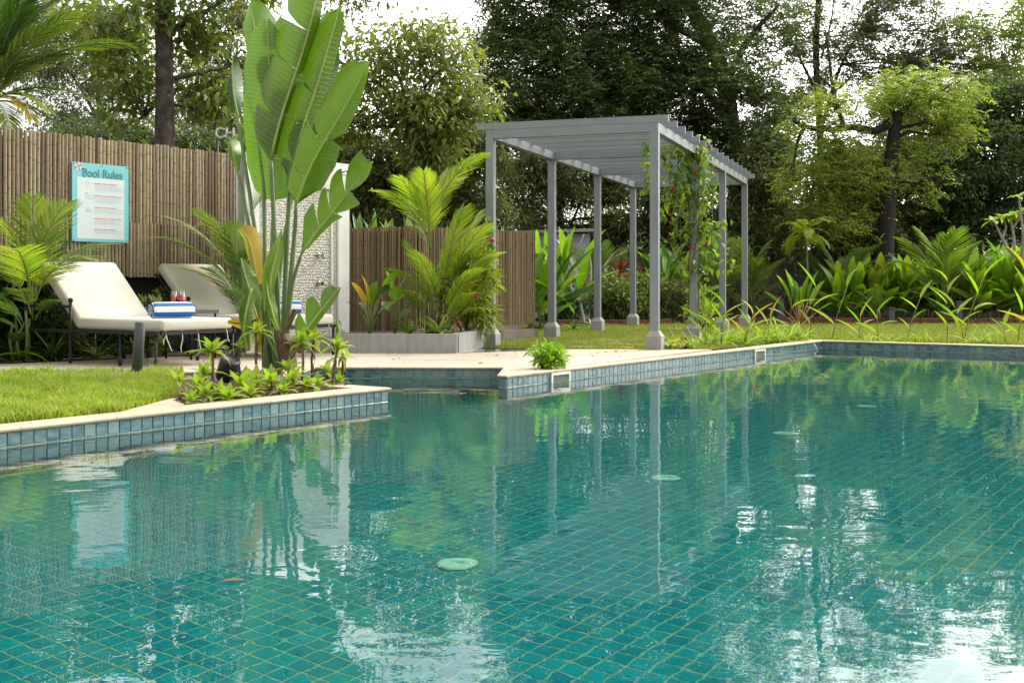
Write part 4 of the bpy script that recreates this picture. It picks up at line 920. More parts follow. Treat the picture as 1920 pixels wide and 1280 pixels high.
fan_leaf([(480, 600), (462, 605), (445, 606), (428, 603)], [(0, 4), (.5, 13), (1, 3)], [(0, 4), (.5, 12), (1, 3)], -.1, 'yellow', .3, .3, slant=.1, mr='drystem')
fan_leaf([(480, 660), (484, 620), (484, 590), (482, 520)], [(0, 3), (.5, 12), (1, 3)], [(0, 4), (.5, 9), (1, 3)], -.02, 'yellow', .3, .3, slant=.1, mr='drystem')
fan_leaf([(556, 652), (572, 622), (594, 592), (618, 562), (637, 538)], [(0, 10), (.15, 30), (.45, 36), (.7, 22), (.9, 16), (1, 4)], [(0, 4), (.3, 10), (.8, 6), (1, 2)], -.45, 'fan', .2, .8, tears=((.32, .6), ()), slant=.5, stalk=[(524, 695), (538, 680)], sr=(.016, .01))
fan_leaf([(632, 600), (636, 620), (640, 648)], [(0, 3), (.5, 9), (1, 2)], [(0, 3), (.5, 9), (1, 2)], -.1, 'fandark', slant=.1)
# dead leaves hanging at the foot
for mid, lw2, rw2 in (([(526, 620), (534, 640), (540, 668), (548, 692)], [(0, 4), (.5, 14), (1, 5)], [(0, 5), (.5, 20), (1, 8)]), ([(534, 638), (554, 642), (556, 650), (552, 660)], [(0, 6), (.5, 10), (1, 4)], [(0, 4), (.5, 8), (1, 4)]), ([(555, 580), (545, 600), (535, 618), (528, 640)], [(0, 3), (.5, 6), (1, 4)], [(0, 3), (.5, 6), (1, 3)])):
    fan_leaf(mid, lw2, rw2, -.35, 'dead', .8, -.6, slant=-.2, mr='drystem', curl=.5)
q = MB()
for k in range(7):
    x0, x1 = U(-.07, .07), U(-.07, .07); q.tube([(x0, U(-.1, .06), -.02), (x0 * .8 + x1 * .2, U(-.08, .04), .4), (x1, U(-.05, .05), U(.8, 1.3))], [.034, .024, .014], 8)
q.build('stalk_base', M['petiole'], fan, kind='stuff')
# ------------------------------------------------------------------ rosette plants at the island's foot
def rosette(px, py, h, r, n, lab, m='lime', stalk='drystem', dry=2, name='rosette_plant', group='yellow green rosettes on the island', lean=0., cat='plant'):
    c = G(px, py, -.01); t = thing(name, lab, cat, c, group); top = Vector((lean * h, U(-.02, .02), h))
    if h > .05:
        q = MB(); q.tube([(0, 0, -.02), (top.x * .4 + U(-.02, .02), top.y * .5, h * .5), top], [.012, .011, .01], 6); s = q.build('stem', M[stalk], t)
        for k in range(int(h * 26)):
            put(t, 'dry_leaf', leafmesh('strap', 'dead', .5, .5, 5), Vector((top.x * .7, 0, h * U(.35, .9))), U(0, 6.28), U(-1.5, -1.0), U(.08, .17), U(.008, .016))
    for i in range(n):
        k = i / n; put(t, 'leaf', leafmesh('lance', m, (.12, .3, .5, .7)[i % 4], .45, 6, .12, i % 2), top + Vector((0, 0, -.012 * k)), i * 2.4 + U(-.3, .3), 1.2 - 1.15 * k + U(-.15, .15), r * 1.5 * U(.8, 1.15) * (.7 + .4 * k), r * U(.34, .44))
    for i in range(dry): put(t, 'yellow_leaf', leafmesh('lance', 'yellow' if i % 2 else 'varieg', .5, .4, 6, .1), top, U(0, 6.28), U(-.9, -.3), r * U(.9, 1.2), r * .26)
    return t
ISL = [(402, 733, .31, .15, 13, 'tall pale rosette plant leaning left of the black spotlight', -.05), (339, 746, .12, .125, 12, 'brown stemmed rosette at the lawn corner of the island', -.1), (382, 727, .1, .15, 11, 'bright rosette behind the tall pale one', 0),
       (358, 754, .015, .105, 10, 'lowest lime rosette at the left tip of the island bed', 0), (386, 748, .03, .12, 11, 'small rosette right of the lowest lime one', 0), (430, 751, .02, .13, 11, 'broad low rosette below the black spotlight', 0),
       (455, 738, .05, .165, 13, 'wide green rosette right of the black spotlight', 0), (508, 735, .075, .15, 13, 'broad rosette in the middle of the coping edge', 0), (484, 716, .42, .13, 12, 'tall brown stemmed rosette against the palm foot', -.04),
       (549, 728, .07, .14, 12, 'yellowish rosette right of the dead palm leaf', 0), (573, 733, .035, .12, 11, 'small rosette by the coping right of the dead leaf', 0), (566, 716, .33, .15, 12, 'tall lime rosette on a dry stem behind the dead leaf', .02), (586, 712, .35, .14, 12, 'tall lime rosette with shaggy dry stem right of the palm', .03),
       (612, 716, .09, .12, 11, 'lime rosette in front of the tiled channel wall', 0), (622, 722, .31, .13, 12, 'leaning rosette on a bare stem at the right end of the island', .16), (636, 722, .03, .095, 9, 'smallest rosette at the right end of the island', 0), (447, 712, .28, .11, 9, 'thin rosette between the spotlight and the palm', .05),
       (412, 746, .02, .12, 11, 'flat rosette between the lowest lime one and the spotlight', 0), (470, 744, .02, .13, 11, 'flat rosette at the coping between the two broad green ones', 0), (372, 738, .06, .13, 11, 'leafy rosette in the middle of the left island tip', 0), (530, 738, .02, .12, 10, 'small rosette under the hanging dead leaf', 0),
       (596, 730, .03, .12, 10, 'low rosette among dry twigs on the right of the island', 0), (480, 728, .06, .14, 12, 'leafy rosette between the palm foot and the coping', 0), (540, 720, .12, .14, 12, 'rosette directly in front of the palm stalks', 0), (418, 722, .09, .13, 11, 'rosette behind the black spotlight', 0), (640, 712, .2, .12, 10, 'back rosette overlooking the tiled channel', .05)]
for px, py, h, r, n, lab, le in ISL: rosette(px, py, h, r, n, lab, lean=le)
# litter of dry leaves on the bed
q = MB()
for k in range(420):
    a, b = random.random(), random.random(); c = G(345 + 300 * a, 752 - 34 * a + (b - .7) * 26, -.012); t = U(0, 6.28); s = U(.02, .06)
    q.add([c, c + Vector((math.cos(t) * s - math.sin(t) * s * .3, math.sin(t) * s, U(0, .03))), c + Vector((math.cos(t) * s * 2, math.sin(t) * s * 2, U(0, .035))), c + Vector((math.cos(t) * s + math.sin(t) * s * .3, math.sin(t) * s - .01, U(0, .03)))], [(0, 1, 2, 3)], 0, True, random.random())
o = q.build('leaf_litter', M['dead'], kind='stuff')
# ------------------------------------------------------------------ leaf clouds for bushes, vines and trees
def cloud(name, pos, d, Lg, Wd, m, parent=None, var=None, droop=.15):
    """POS (N,3) leaf bases, D (N,3) headings, sizes (N,)"""
    n = len(pos); d = d / np.maximum(1e-6, np.linalg.norm(d, axis=1))[:, None]
    up = rng.normal(0, .55, (n, 3)) + np.array([0, 0, 1.]); s = np.cross(d, up); s /= np.maximum(1e-6, np.linalg.norm(s, axis=1))[:, None]; nn = np.cross(s, d)
    Lg = np.broadcast_to(Lg, n)[:, None] * 1.; Wd = np.broadcast_to(Wd, n)[:, None] * .5
    v = np.zeros((n, 4, 3)); v[:, 0] = pos; v[:, 1] = pos + d * Lg * .45 - s * Wd + nn * Wd * .5; v[:, 2] = pos + d * Lg - np.array([0, 0, 1.]) * Lg * droop; v[:, 3] = pos + d * Lg * .45 + s * Wd + nn * Wd * .5
    me = bpy.data.meshes.new(name); me.vertices.add(4 * n); me.vertices.foreach_set('co', v.astype(np.float32).ravel())
    me.loops.add(4 * n); me.loops.foreach_set('vertex_index', np.arange(4 * n, dtype=np.int32)); me.polygons.add(n); me.polygons.foreach_set('loop_start', np.arange(0, 4 * n, 4, dtype=np.int32))
    me.update(calc_edges=True); me.materials.append(m); at = me.attributes.new('var', 'FLOAT', 'FACE'); at.data.foreach_set('value', (rng.random(n) if var is None else var).astype(np.float32))
    return link(name, me, parent)
def sphere(n): q = rng.normal(size=(n, 3)); return q / np.linalg.norm(q, axis=1)[:, None]
def bush(name, label, c, r, n, Lf, Wf, m, cat='shrub', group=None, clumps=26, stems=7):
    t = thing(name, label, cat, c, group); r = np.array(r); cen = sphere(clumps) * rng.uniform(.35, .92, clumps)[:, None] * r + np.array([0, 0, r[2] * .98]); cen[:, 2] = np.maximum(cen[:, 2], .06)
    k = rng.integers(0, clumps, n); q = sphere(n); rad = rng.random(n) ** .4; cl = np.min(r) * .42
    pos = cen[k] + q * (rad * cl)[:, None]; pos[:, 2] = np.maximum(pos[:, 2], .02)
    d = q * .8 + rng.normal(0, .5, (n, 3)) + (pos - np.array([0, 0, r[2] * .6])) / r * .5
    cloud('foliage', pos, d, Lf * rng.uniform(.6, 1.2, n), Wf * rng.uniform(.7, 1.2, n), m, t, np.clip(rng.random(clumps)[k] * .6 + rng.random(n) * .4, 0, 1))
    e = MB()
    for i in range(stems): p = cen[i % clumps]; e.tube([(U(-.08, .08) * r[0], U(-.08, .08) * r[1], -.02), (p[0] * .5, p[1] * .5, p[2] * .5), p], [.014, .01, .005], 5)
    e.build('branch', M['drystem'], t, kind='stuff'); return t
# shrub in the deck corner
bush('shrub', 'small lime green shrub growing at the paved pool corner', G(1018, 690), (.21, .17, .13), 330, .105, .032, M['ginger'], clumps=18)
# ------------------------------------------------------------------ planting in the stone planter
yp = Gx(812, 15.05, .18)
palm('golden_palm', 'golden yellow areca palm rising from the stone planter', yp, [], 'ypalm', stems=4, stemh=.7, sr=.03)
ypt = [o for o in C.objects if o.name == 'golden_palm'][0]
def fan_frond(t, px0, py0, px1, py1, Y, m, bend=.5, yaw=0., wid=1.0, **k):
    """frond whose base and tip project near the given photo points; YAW leans it in depth"""
    a, b = Wp(px0, py0, Y), Wp(px1, py1, Y + yaw); d = b - a; Lg = d.length * (1 + .06 * bend ** 2); az = math.atan2(d.x, d.y); el = math.asin(d.z / d.length) + bend * .42
    return put(t, 'frond', frondmesh(m, bend=bend, **k), a - t.location, az, el, Lg, Lg * wid, 0)
for a in ((806, 455, 752, 330, 14.9, 'ypalm', .6, -.5), (800, 440, 712, 352, 14.8, 'ypalm', .9, -.5), (812, 450, 838, 318, 14.95, 'ypalm', .4, .2), (806, 470, 795, 320, 14.8, 'ypalm', .5, -.4), (815, 400, 900, 285, 15.0, 'ypalm', .8, -.4), (815, 400, 862, 330, 15.0, 'yellow', .9, .4),
          (830, 560, 866, 390, 14.9, 'ypalm', .4, -.2), (838, 560, 905, 420, 14.9, 'lime', .7, -.4), (846, 570, 930, 470, 14.85, 'varieg', .9, -.3), (825, 580, 780, 470, 14.8, 'ypalm', .6, -.4), (828, 600, 742, 500, 14.75, 'palm', .8, -.4), (835, 600, 890, 500, 14.7, 'ypalm', .7, -.5), (850, 600, 925, 540, 14.8, 'palm', .9, -.3), (800, 600, 760, 540, 14.7, 'palm', .8, -.5), (848, 560, 892, 400, 15.0, 'varieg', .5, .1), (842, 590, 915, 480, 14.8, 'ypalm', .8, -.3), (838, 610, 880, 545, 14.6, 'ypalm', .9, -.4), (815, 600, 770, 455, 14.9, 'palm', .5, -.1), (856, 600, 905, 575, 14.6, 'lime', 1.0, -.3), (820, 560, 852, 430, 15.1, 'palm', .4, .2), (808, 480, 770, 380, 15.1, 'palm', .6, .2)):
    fan_frond(ypt, *a, n=27, lf=.36, lw_=.018, vee=.28, hang=.45, bare=.2, fwd=(.8, 1.4))
bush('heliconia_shrub', 'green planting with red flowers at the right end of the stone planter', Gx(872, 15.0, .18), (.40, .3, .55), 1300, .2, .04, M['ypalm'], clumps=36)
fl = thing('flower_cluster', 'small red blossoms among the leaves at the planter end', 'flowers', Gx(885, 14.6, .5))
M['blossom'] = mat('red_blossom', (.42, .02, .05), .6)
for px, py in ((884, 532), (893, 558), (860, 607), (923, 452)):
    q = MB(); q.lathe([(.004, -.02), (.03, .0), (.034, .02), (.012, .035), (0, .037)], n=8); o = q.build('blossom', M['blossom'], fl); o.location = Wp(px, py, 14.6) - fl.location
def bigleaf(px, py, Y, z0, leaves, lab, cat='plant', group=None, name='broad_leaf_plant', stem='stem'):
    """LEAVES: (tip dx px, tip dy px up, blade share, width m, material)"""
    c = Gx(px, Y, z0); t = thing(name, lab, cat, c, group)
    for dx_, dz_, sh, wd_, m in leaves:
        s = Y / F; tip = Vector((dx_ * s, U(-.12, .12), dz_ * s)); b0 = tip * (1 - sh) + Vector((-tip.x * .25, 0, tip.z * .08)); d = tip - b0
        q = MB(); q.tube([(0, 0, -.02), b0 * .55 + Vector((0, 0, .03)), b0], [.011, .009, .006], 6); q.build('stalk', M[stem], t)
        put(t, 'leaf', leafmesh('oval', m, .18, .3, 8, .05), b0, math.atan2(d.x, d.y), math.asin(max(-1, min(1, d.z / d.length))) + .18, d.length * 1.03, wd_ * 1.6, U(-.5, .5))
    return t
bigleaf(693, 625, 14.35, .2, [(-32, 98, .55, .10, 'yellow'), (-14, 112, .58, .11, 'yellow'), (12, 100, .55, .11, 'ginger'), (38, 95, .4, .16, 'deep'), (50, 62, .35, .12, 'ginger'), (-42, 62, .4, .11, 'dead'), (60, 118, .35, .12, 'ginger'), (-20, 60, .35, .11, 'deep'), (22, 40, .4, .1, 'deep')], 'broad leaf plant with orange and green paddles in the stone planter')
bigleaf(740, 628, 14.6, .2, [(10, 90, .4, .15, 'ginger'), (25, 110, .4, .14, 'palm'), (-14, 118, .4, .12, 'ginger'), (45, 70, .4, .12, 'palm'), (-25, 60, .4, .1, 'deep'), (30, 45, .4, .1, 'ginger')], 'green broad leaf plant between the orange one and the yellow palm')
def spiky(px, py, Y, z0, n, Lg, wd_, m, lab, el=(.5, 1.3), droop=(.2, .45, .7), name='strap_leaf_plant', group=None, cat='plant', kind='strap', spread=.03):
    t = thing(name, lab, cat, Gx(px, Y, z0), group)
    for i in range(n): put(t, 'leaf', leafmesh(kind, m if isinstance(m, str) else random.choice(m), droop[i % len(droop)], .5, 7), Vector((U(-spread, spread), U(-spread, spread) * .6, 0)), i * 2.4 + U(-.3, .3), U(*el), Lg * U(.7, 1.1), wd_ * U(.8, 1.2))
    return t
spiky(822, 625, 14.4, .2, 22, .42, .035, ['lime', 'varieg', 'ginger'], 'drooping lime strap leaves spilling over the planter edge')
spiky(768, 626, 14.5, .2, 16, .34, .03, ['ginger', 'palm'], 'green strap leaf tuft left of the yellow palm stems')
# row of green leaf tips seen over the left screen
hl = thing('heliconia_row', 'row of upright green leaves showing above the left bamboo screen', 'plant', Gx(715, 17.2))
for i in range(26): put(hl, 'leaf', leafmesh('lance', ('ginger', 'deep', 'palm')[i % 3], .15, .4, 7), Vector((-.6 + 1.25 * i / 25, U(-.25, .25), U(.9, 1.15))), U(-1.5, 1.5), U(1.2, 1.5), U(.6, .95), U(.12, .17))
# ------------------------------------------------------------------ palms round the loungers
kwA = dict(n=28, bend=1.25, lf=.36, lw_=.02, vee=.35, hang=.35, bare=.25)
pl1 = palm('areca_palm', 'bushy areca palm left of the loungers in front of the bamboo fence', Gx(38, 12.55), [], 'palm', stems=5, stemh=.5)
for a in ((62, 560, 62, 372, 12.4, 'palm', .5, -.1), (68, 560, 118, 380, 12.4, 'palm', 1.0, -.2), (72, 540, 205, 450, 12.3, 'darkpalm', .9, -.2), (70, 540, 180, 480, 12.2, 'palm', 1.1, -.4), (55, 560, -5, 400, 12.4, 'lime', .8, -.2), (48, 570, -30, 470, 12.2, 'palm', 1.1, -.5), (60, 570, 20, 460, 12.0, 'ypalm', 1.3, -.9), (66, 565, 132, 500, 12.1, 'ypalm', 1.3, -.5), (58, 590, 30, 540, 11.95, 'palm', 1.2, -.5), (66, 600, 110, 560, 12.3, 'darkpalm', 1.1, -.3), (40, 610, -20, 560, 12, 'palm', 1.0, -.4), (62, 600, 85, 430, 12.6, 'darkpalm', .6, .1)):
    fan_frond(pl1, *a, n=27, lf=.36, lw_=.019, vee=.3, hang=.45, bare=.22)
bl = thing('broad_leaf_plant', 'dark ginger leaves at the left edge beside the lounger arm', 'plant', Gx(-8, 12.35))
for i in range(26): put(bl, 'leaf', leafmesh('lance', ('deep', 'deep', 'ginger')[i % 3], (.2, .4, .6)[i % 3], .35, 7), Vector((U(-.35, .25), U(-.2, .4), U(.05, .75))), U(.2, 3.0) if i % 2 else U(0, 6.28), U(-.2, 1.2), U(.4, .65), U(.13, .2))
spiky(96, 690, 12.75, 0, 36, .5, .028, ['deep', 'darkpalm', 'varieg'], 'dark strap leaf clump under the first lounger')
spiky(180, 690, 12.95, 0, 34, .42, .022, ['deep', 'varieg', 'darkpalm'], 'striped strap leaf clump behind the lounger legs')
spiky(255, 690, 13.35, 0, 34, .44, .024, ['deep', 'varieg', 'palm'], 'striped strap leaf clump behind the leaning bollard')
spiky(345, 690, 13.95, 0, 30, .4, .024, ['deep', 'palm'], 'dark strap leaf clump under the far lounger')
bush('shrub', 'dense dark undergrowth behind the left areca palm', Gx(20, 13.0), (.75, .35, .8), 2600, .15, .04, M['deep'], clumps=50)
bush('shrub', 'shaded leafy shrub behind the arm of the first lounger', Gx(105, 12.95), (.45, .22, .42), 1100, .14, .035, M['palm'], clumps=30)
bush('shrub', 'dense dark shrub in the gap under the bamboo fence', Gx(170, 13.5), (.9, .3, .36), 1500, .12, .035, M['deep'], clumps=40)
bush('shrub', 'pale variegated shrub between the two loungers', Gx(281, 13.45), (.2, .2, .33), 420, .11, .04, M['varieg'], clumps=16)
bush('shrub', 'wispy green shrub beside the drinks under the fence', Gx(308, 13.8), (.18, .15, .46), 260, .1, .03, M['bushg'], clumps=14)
pl2 = palm('areca_palm', 'areca palm between the far lounger and the big fan palm', Gx(455, 14.1), [], 'palm', stems=4, stemh=.5)
for a in ((452, 560, 300, 440, 14.0, 'palm', 1.0, -.3), (455, 560, 330, 405, 14.1, 'palm', .9, -.1), (455, 560, 382, 395, 13.9, 'palm', .8, -.3), (458, 540, 495, 350, 14.1, 'palm', .5, 0), (455, 560, 440, 420, 13.8, 'darkpalm', .6, -.3), (460, 580, 520, 470, 13.9, 'darkpalm', .8, -.3), (450, 590, 345, 500, 13.8, 'yellow', 1.1, -.3), (452, 600, 395, 500, 13.7, 'darkpalm', 1.0, -.4), (458, 600, 470, 470, 13.9, 'darkpalm', .8, -.2), (456, 600, 430, 540, 13.7, 'darkpalm', 1.2, -.4)):
    fan_frond(pl2, *a, n=27, lf=.36, lw_=.019, vee=.3, hang=.45, bare=.25)
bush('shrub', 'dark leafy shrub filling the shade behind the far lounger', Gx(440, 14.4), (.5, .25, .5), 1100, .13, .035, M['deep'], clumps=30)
# ------------------------------------------------------------------ bed behind the pergola
def frangipani(px, Y, pts, r0, lab, leafy, m='lime'):
    t = thing('frangipani', lab, 'tree', Gx(px, Y)); b0 = Gx(px, Y)
    for k, (p, r) in enumerate(pts):
        w3 = [Wp(x, y, Y + dy) - b0 for x, y, dy in p]; q = MB(); q.tube(smooth_path(w3, 8), [r0 * r * (1 - .06 * i) for i in range(9)], 7); q.build('trunk' if k == 0 else 'branch', M['palebark'], t)
        if leafy and k:
            for i in range(9): put(t, 'leaf', leafmesh('lance', m, (.2, .35, .5)[i % 3], .3, 6), w3[-1], i * 2.4, U(-.1, .8), U(.22, .34), U(.07, .1))
    return t
frangipani(1094, 22.3, [([(1094, 606, 0), (1091, 585, 0), (1088, 567, 0)], 1), ([(1088, 567, 0), (1070, 540, .1), (1065, 500, .2), (1068, 450, .2), (1060, 430, .1)], .7), ([(1088, 567, 0), (1105, 540, -.1), (1108, 500, .1), (1104, 470, .2), (1120, 440, .2)], .7), ([(1068, 540, .1), (1040, 505, -.2), (1015, 480, -.3)], .5),
    ([(1066, 495, .2), (1082, 468, .1), (1095, 440, .2)], .5), ([(1110, 525, .1), (1135, 498, 0), (1158, 478, -.1)], .55), ([(1066, 500, .2), (1050, 460, .3), (1046, 440, .3)], .45), ([(1160, 478, -.1), (1176, 470, 0)], .3), ([(1130, 502, 0), (1150, 476, .2)], .35)], .045, 'leafless grey frangipani with forked bare branches seen through the pergola', False)
def cordyline(px, py, Y, h, lab, n=26): 
    t = thing('cordyline', lab, 'plant', Gx(px, Y), 'crimson cordylines'); q = MB(); q.tube([(0, 0, 0), (.02, 0, h)], .014, 6); q.build('stem', M['drystem'], t)
    for i in range(n): k = i / n; put(t, 'leaf', leafmesh('lance', 'red', (.2, .4)[i % 2], .5, 6), Vector((.02 * k, 0, h * (1 - .45 * k))), i * 2.4 + U(-.3, .3), 1.45 - 1.2 * k + U(-.15, .15), U(.38, .55), U(.06, .09))
cordyline(1162, 0, 25.2, 1.05, 'tallest crimson cordyline with upright leaves behind the green bush')
cordyline(1092, 0, 24.6, .75, 'dark crimson cordyline behind the bare frangipani')
cordyline(1198, 0, 26.0, .85, 'crimson cordyline between the two pergola posts by the wall', 14)
bush('shrub', 'rounded glossy green shrub on the left behind the pergola posts', Gx(1160, 24.6), (.55, .5, .55), 1700, .15, .055, M['bushg'], clumps=36)
bush('shrub', 'green shrub with yellow top behind the nearest pergola post', Gx(1215, 25.0), (.5, .5, .6), 1600, .14, .05, M['bushg'], clumps=36)
bush('shrub', 'bronze brown shrub right of the nearest pergola post', Gx(1280, 25.0), (.62, .5, .5), 2400, .09, .035, M['brownbush'], clumps=44)
bush('shrub', 'yellow leaved young shrub at the foot of the vine post', Gx(1312, 20.5), (.3, .25, .42), 300, .11, .05, M['lime'], clumps=16)
bush('shrub', 'low dark shrub in the bed left of the frangipani', Gx(1060, 24.2), (.7, .4, .4), 1200, .16, .06, M['deep'], clumps=30)
def ginger(px, Y, w_, h, n, lab, mats=('ginger', 'ginger', 'lime'), name='ginger_clump', Lg=.68, wd_=.23, depth=.7):
    t = thing(name, lab, 'plant', Gx(px, Y), 'clumps of broad leaved ginger')
    k = 0
    for i in range(n):
        x, y = U(-w_, w_), U(-depth, depth) * .6; hh = h * U(.7, 1.05) * (1 - .25 * abs(x / w_)); le = U(-.16, .16) + .12 * x / w_
        q = MB(); q.tube([(x, y, -.02), (x + le * .3 * hh, y, hh * .4), (x + le * hh, y, hh * .7)], [.012, .01, .006], 5); q.build('stem', M['stem'], t)
        for j in range(6):
            f = .2 + .1 * j; az = (i * 2.4 + j * 2.1) + U(-.5, .5); up = j / 5
            put(t, 'leaf', leafmesh('lance', mats[k % len(mats)], (.08, .2, .34)[k % 3], .3, 6), Vector((x + le * hh * f, y, hh * f)), az, .55 + .85 * up + U(-.2, .15), Lg * U(.85, 1.2) * (h / 1.3) ** .5, wd_ * U(.85, 1.2), U(-.9, .9)); k += 1
    return t
ginger(1028, 21.2, .42, 1.75, 12, 'tall glossy ginger clump right of the brown bamboo screen', ('ginger', 'deep', 'ginger'), Lg=.75, wd_=.17)
ginger(1262, 25.9, .45, 1.55, 9, 'broad glossy leaves behind the vine covered post', ('ginger', 'deep'), Lg=.75, wd_=.19)
ginger(1602, 26.2, .5, 1.3, 20, 'bright green ginger clump right of the paddle leaved plant')
ginger(1660, 26.6, .55, 1.4, 24, 'bright ginger clump in the middle of the far right bed')
ginger(1730, 26.8, .5, 1.3, 18, 'ginger clump below the arching palm fronds', ('ginger', 'deep', 'ginger'))
ginger(1800, 26.2, .4, 1.05, 8, 'sparse low ginger stems right of the arching palm', ('ginger', 'deep'))
ginger(1862, 25.6, .5, 1.6, 22, 'tall bright ginger clump under the leafy frangipani', ('lime', 'ginger', 'ginger'))
ginger(1925, 25.4, .5, 1.65, 20, 'ginger clump cut by the right edge of the picture', ('ginger', 'lime', 'ginger'))
pd = thing('paddle_leaf_plant', 'plant with pale paddle leaves on reddish stalks at the far lawn edge', 'plant', Gx(1500, 23.6))
M['redstalk'] = mat('reddish_stalk', (.36, .19, .08), .5)
for dx_, dz_, wd_, m in ((-70, 62, .2, 'fanpale'), (-26, 98, .3, 'fanpale'), (-8, 82, .26, 'ginger'), (14, 92, .26, 'ginger'), (30, 100, .28, 'fanpale'), (48, 82, .24, 'ginger'), (-44, 92, .2, 'ginger'), (4, 70, .2, 'lime'), (-60, 30, .16, 'deep'), (60, 40, .18, 'ginger')):
    s = 23.6 / F; tip = Vector((dx_ * s, U(-.2, .2), dz_ * s)); b0 = tip * .42; d = tip - b0; q = MB(); q.tube([(0, 0, 0), b0 * .6, b0], [.016, .013, .01], 6); q.build('stalk', M['redstalk'], pd)
    put(pd, 'leaf', leafmesh('oval', m, .15, .3, 8), b0, math.atan2(d.x, d.y), math.asin(d.z / d.length) + .15, d.length * 1.05, wd_, U(-.4, .4))
kw2 = dict(n=21, lf=.40, lw_=.024, vee=.2, hang=.55, bare=.2)
for px, Y, lab, fr, mm in ((1770, 25.6, 'arching areca palm in the far right bed behind the lawn', [(-70, 160, .9), (-40, 175, .8), (5, 165, .6), (50, 150, .9), (95, 140, 1.0), (-85, 120, 1.2), (30, 120, .8), (75, 90, 1.2), (-30, 70, 1.4), (-60, 60, 1.4), (20, 175, .6)], 'palm'),
                       (1570, 26.6, 'small areca palm left of the ginger hedge by the dark wall', [(-50, 130, 1.0), (-25, 150, .9), (40, 140, 1.0), (70, 150, 1.1), (10, 120, .8), (-60, 90, 1.2), (50, 80, 1.2), (90, 130, 1.2)], 'darkpalm'),
                       (1408, 27.0, 'drooping areca palm behind the last pergola posts', [(-55, 130, 1.1), (-20, 155, .9), (25, 150, .9), (50, 120, 1.1), (60, 80, 1.3), (-60, 70, 1.3), (10, 120, .9), (35, 50, 1.3)], 'palm'),
                       (1345, 26.6, 'leafy areca palm between the vine post and the next post', [(-30, 150, .8), (0, 165, .6), (25, 150, .8), (40, 110, 1.0), (-45, 90, 1.1), (15, 120, .8)], 'palm'),
                       (1128, 26.4, 'dim areca palm behind the crimson cordylines', [(-40, 140, .9), (0, 150, .7), (35, 140, .9), (50, 100, 1.1), (-55, 90, 1.1)], 'darkpalm'),
                       (1640, 24.9, 'low dry fronds at the foot of the ginger hedge', [(-50, 40, 1.3), (-30, 60, 1.2), (30, 50, 1.3), (0, 66, 1.2), (55, 26, 1.3)], 'darkpalm')):
    t = palm('areca_palm', lab, Gx(px, Y), [], mm, stems=3, stemh=.35)
    for i, (dx_, dz_, be) in enumerate(fr): s_ = 0; fan_frond(t, px + dx_ * .1, 606 - dz_ * .25, px + dx_, 606 - dz_, Y, mm, be, U(-.5, .3), **kw2)
# slim young tree with feathery head
yt = thing('young_tree', 'slim young tree with a feathery lime crown at the dark wall', 'tree', Gx(1514, 26.4))
q = MB(); q.tube([(0, 0, 0), (.01, 0, 1.0), (-.02, 0, 2.05)], [.025, .022, .015], 7); q.build('trunk', M['palebark'], yt)
for i in range(15): put(yt, 'frond', frondmesh('lime', n=18, bend=1.3, lf=.3, lw_=.045, vee=.2, hang=.4, bare=.12, seed=i % 3), Vector((-.02, 0, 2.0 + U(-.05, .08))), i * 2.4, U(-.1, .95), U(.55, .85), U(.55, .85))
frangipani(1935, 22.6, [([(1940, 580, 0), (1930, 520, 0), (1915, 490, 0)], 1), ([(1915, 490, 0), (1893, 470, 0), (1878, 445, 0), (1864, 415, 0)], .75), ([(1902, 478, 0), (1900, 440, .1), (1893, 405, .1)], .7), ([(1915, 490, 0), (1918, 440, -.1), (1910, 370, -.1)], .7), ([(1880, 448, 0), (1886, 425, .2), (1880, 408, .3)], .45), ([(1897, 430, .1), (1910, 410, .2), (1908, 398, .2)], .45), ([(1925, 505, 0), (1935, 440, 0), (1930, 390, 0)], .5)], .05, 'leafy frangipani with grey branches at the right edge', True)
# ------------------------------------------------------------------ border plants along the pool's far coping
def sprig(px, py, h, n, lean, Lg, lab, mats=('lime', 'lime', 'ginger'), wd_=.05, top=True):
    c = G(px, py, -.012); t = thing('ginger_sprig', lab, 'plant', c, 'young ginger sprigs along the far coping')
    tipv = Vector((lean * h, U(-.04, .04), h)); q = MB(); pts = [Vector((0, 0, -.02)), tipv * .45 + Vector((-lean * h * .12, 0, 0)), tipv]; q.tube(pts, [.007, .006, .004], 5); q.build('stem', M['drystem'] if n % 2 else M['stem'], t)
    for i in range(n):
        f = .25 + .75 * i / max(1, n - 1); p = tipv * f; s = 1 if i % 2 else -1; az = s * math.pi / 2 + U(-.6, .6)
        put(t, 'leaf', leafmesh('lance', mats[i % len(mats)], (.2, .4, .1)[i % 3], .5, 7), p, az, U(.6, 1.2) if i < n - 1 else U(1.0, 1.4), Lg * U(.75, 1.15), wd_ * U(.8, 1.2), U(-.4, .4))
    return t
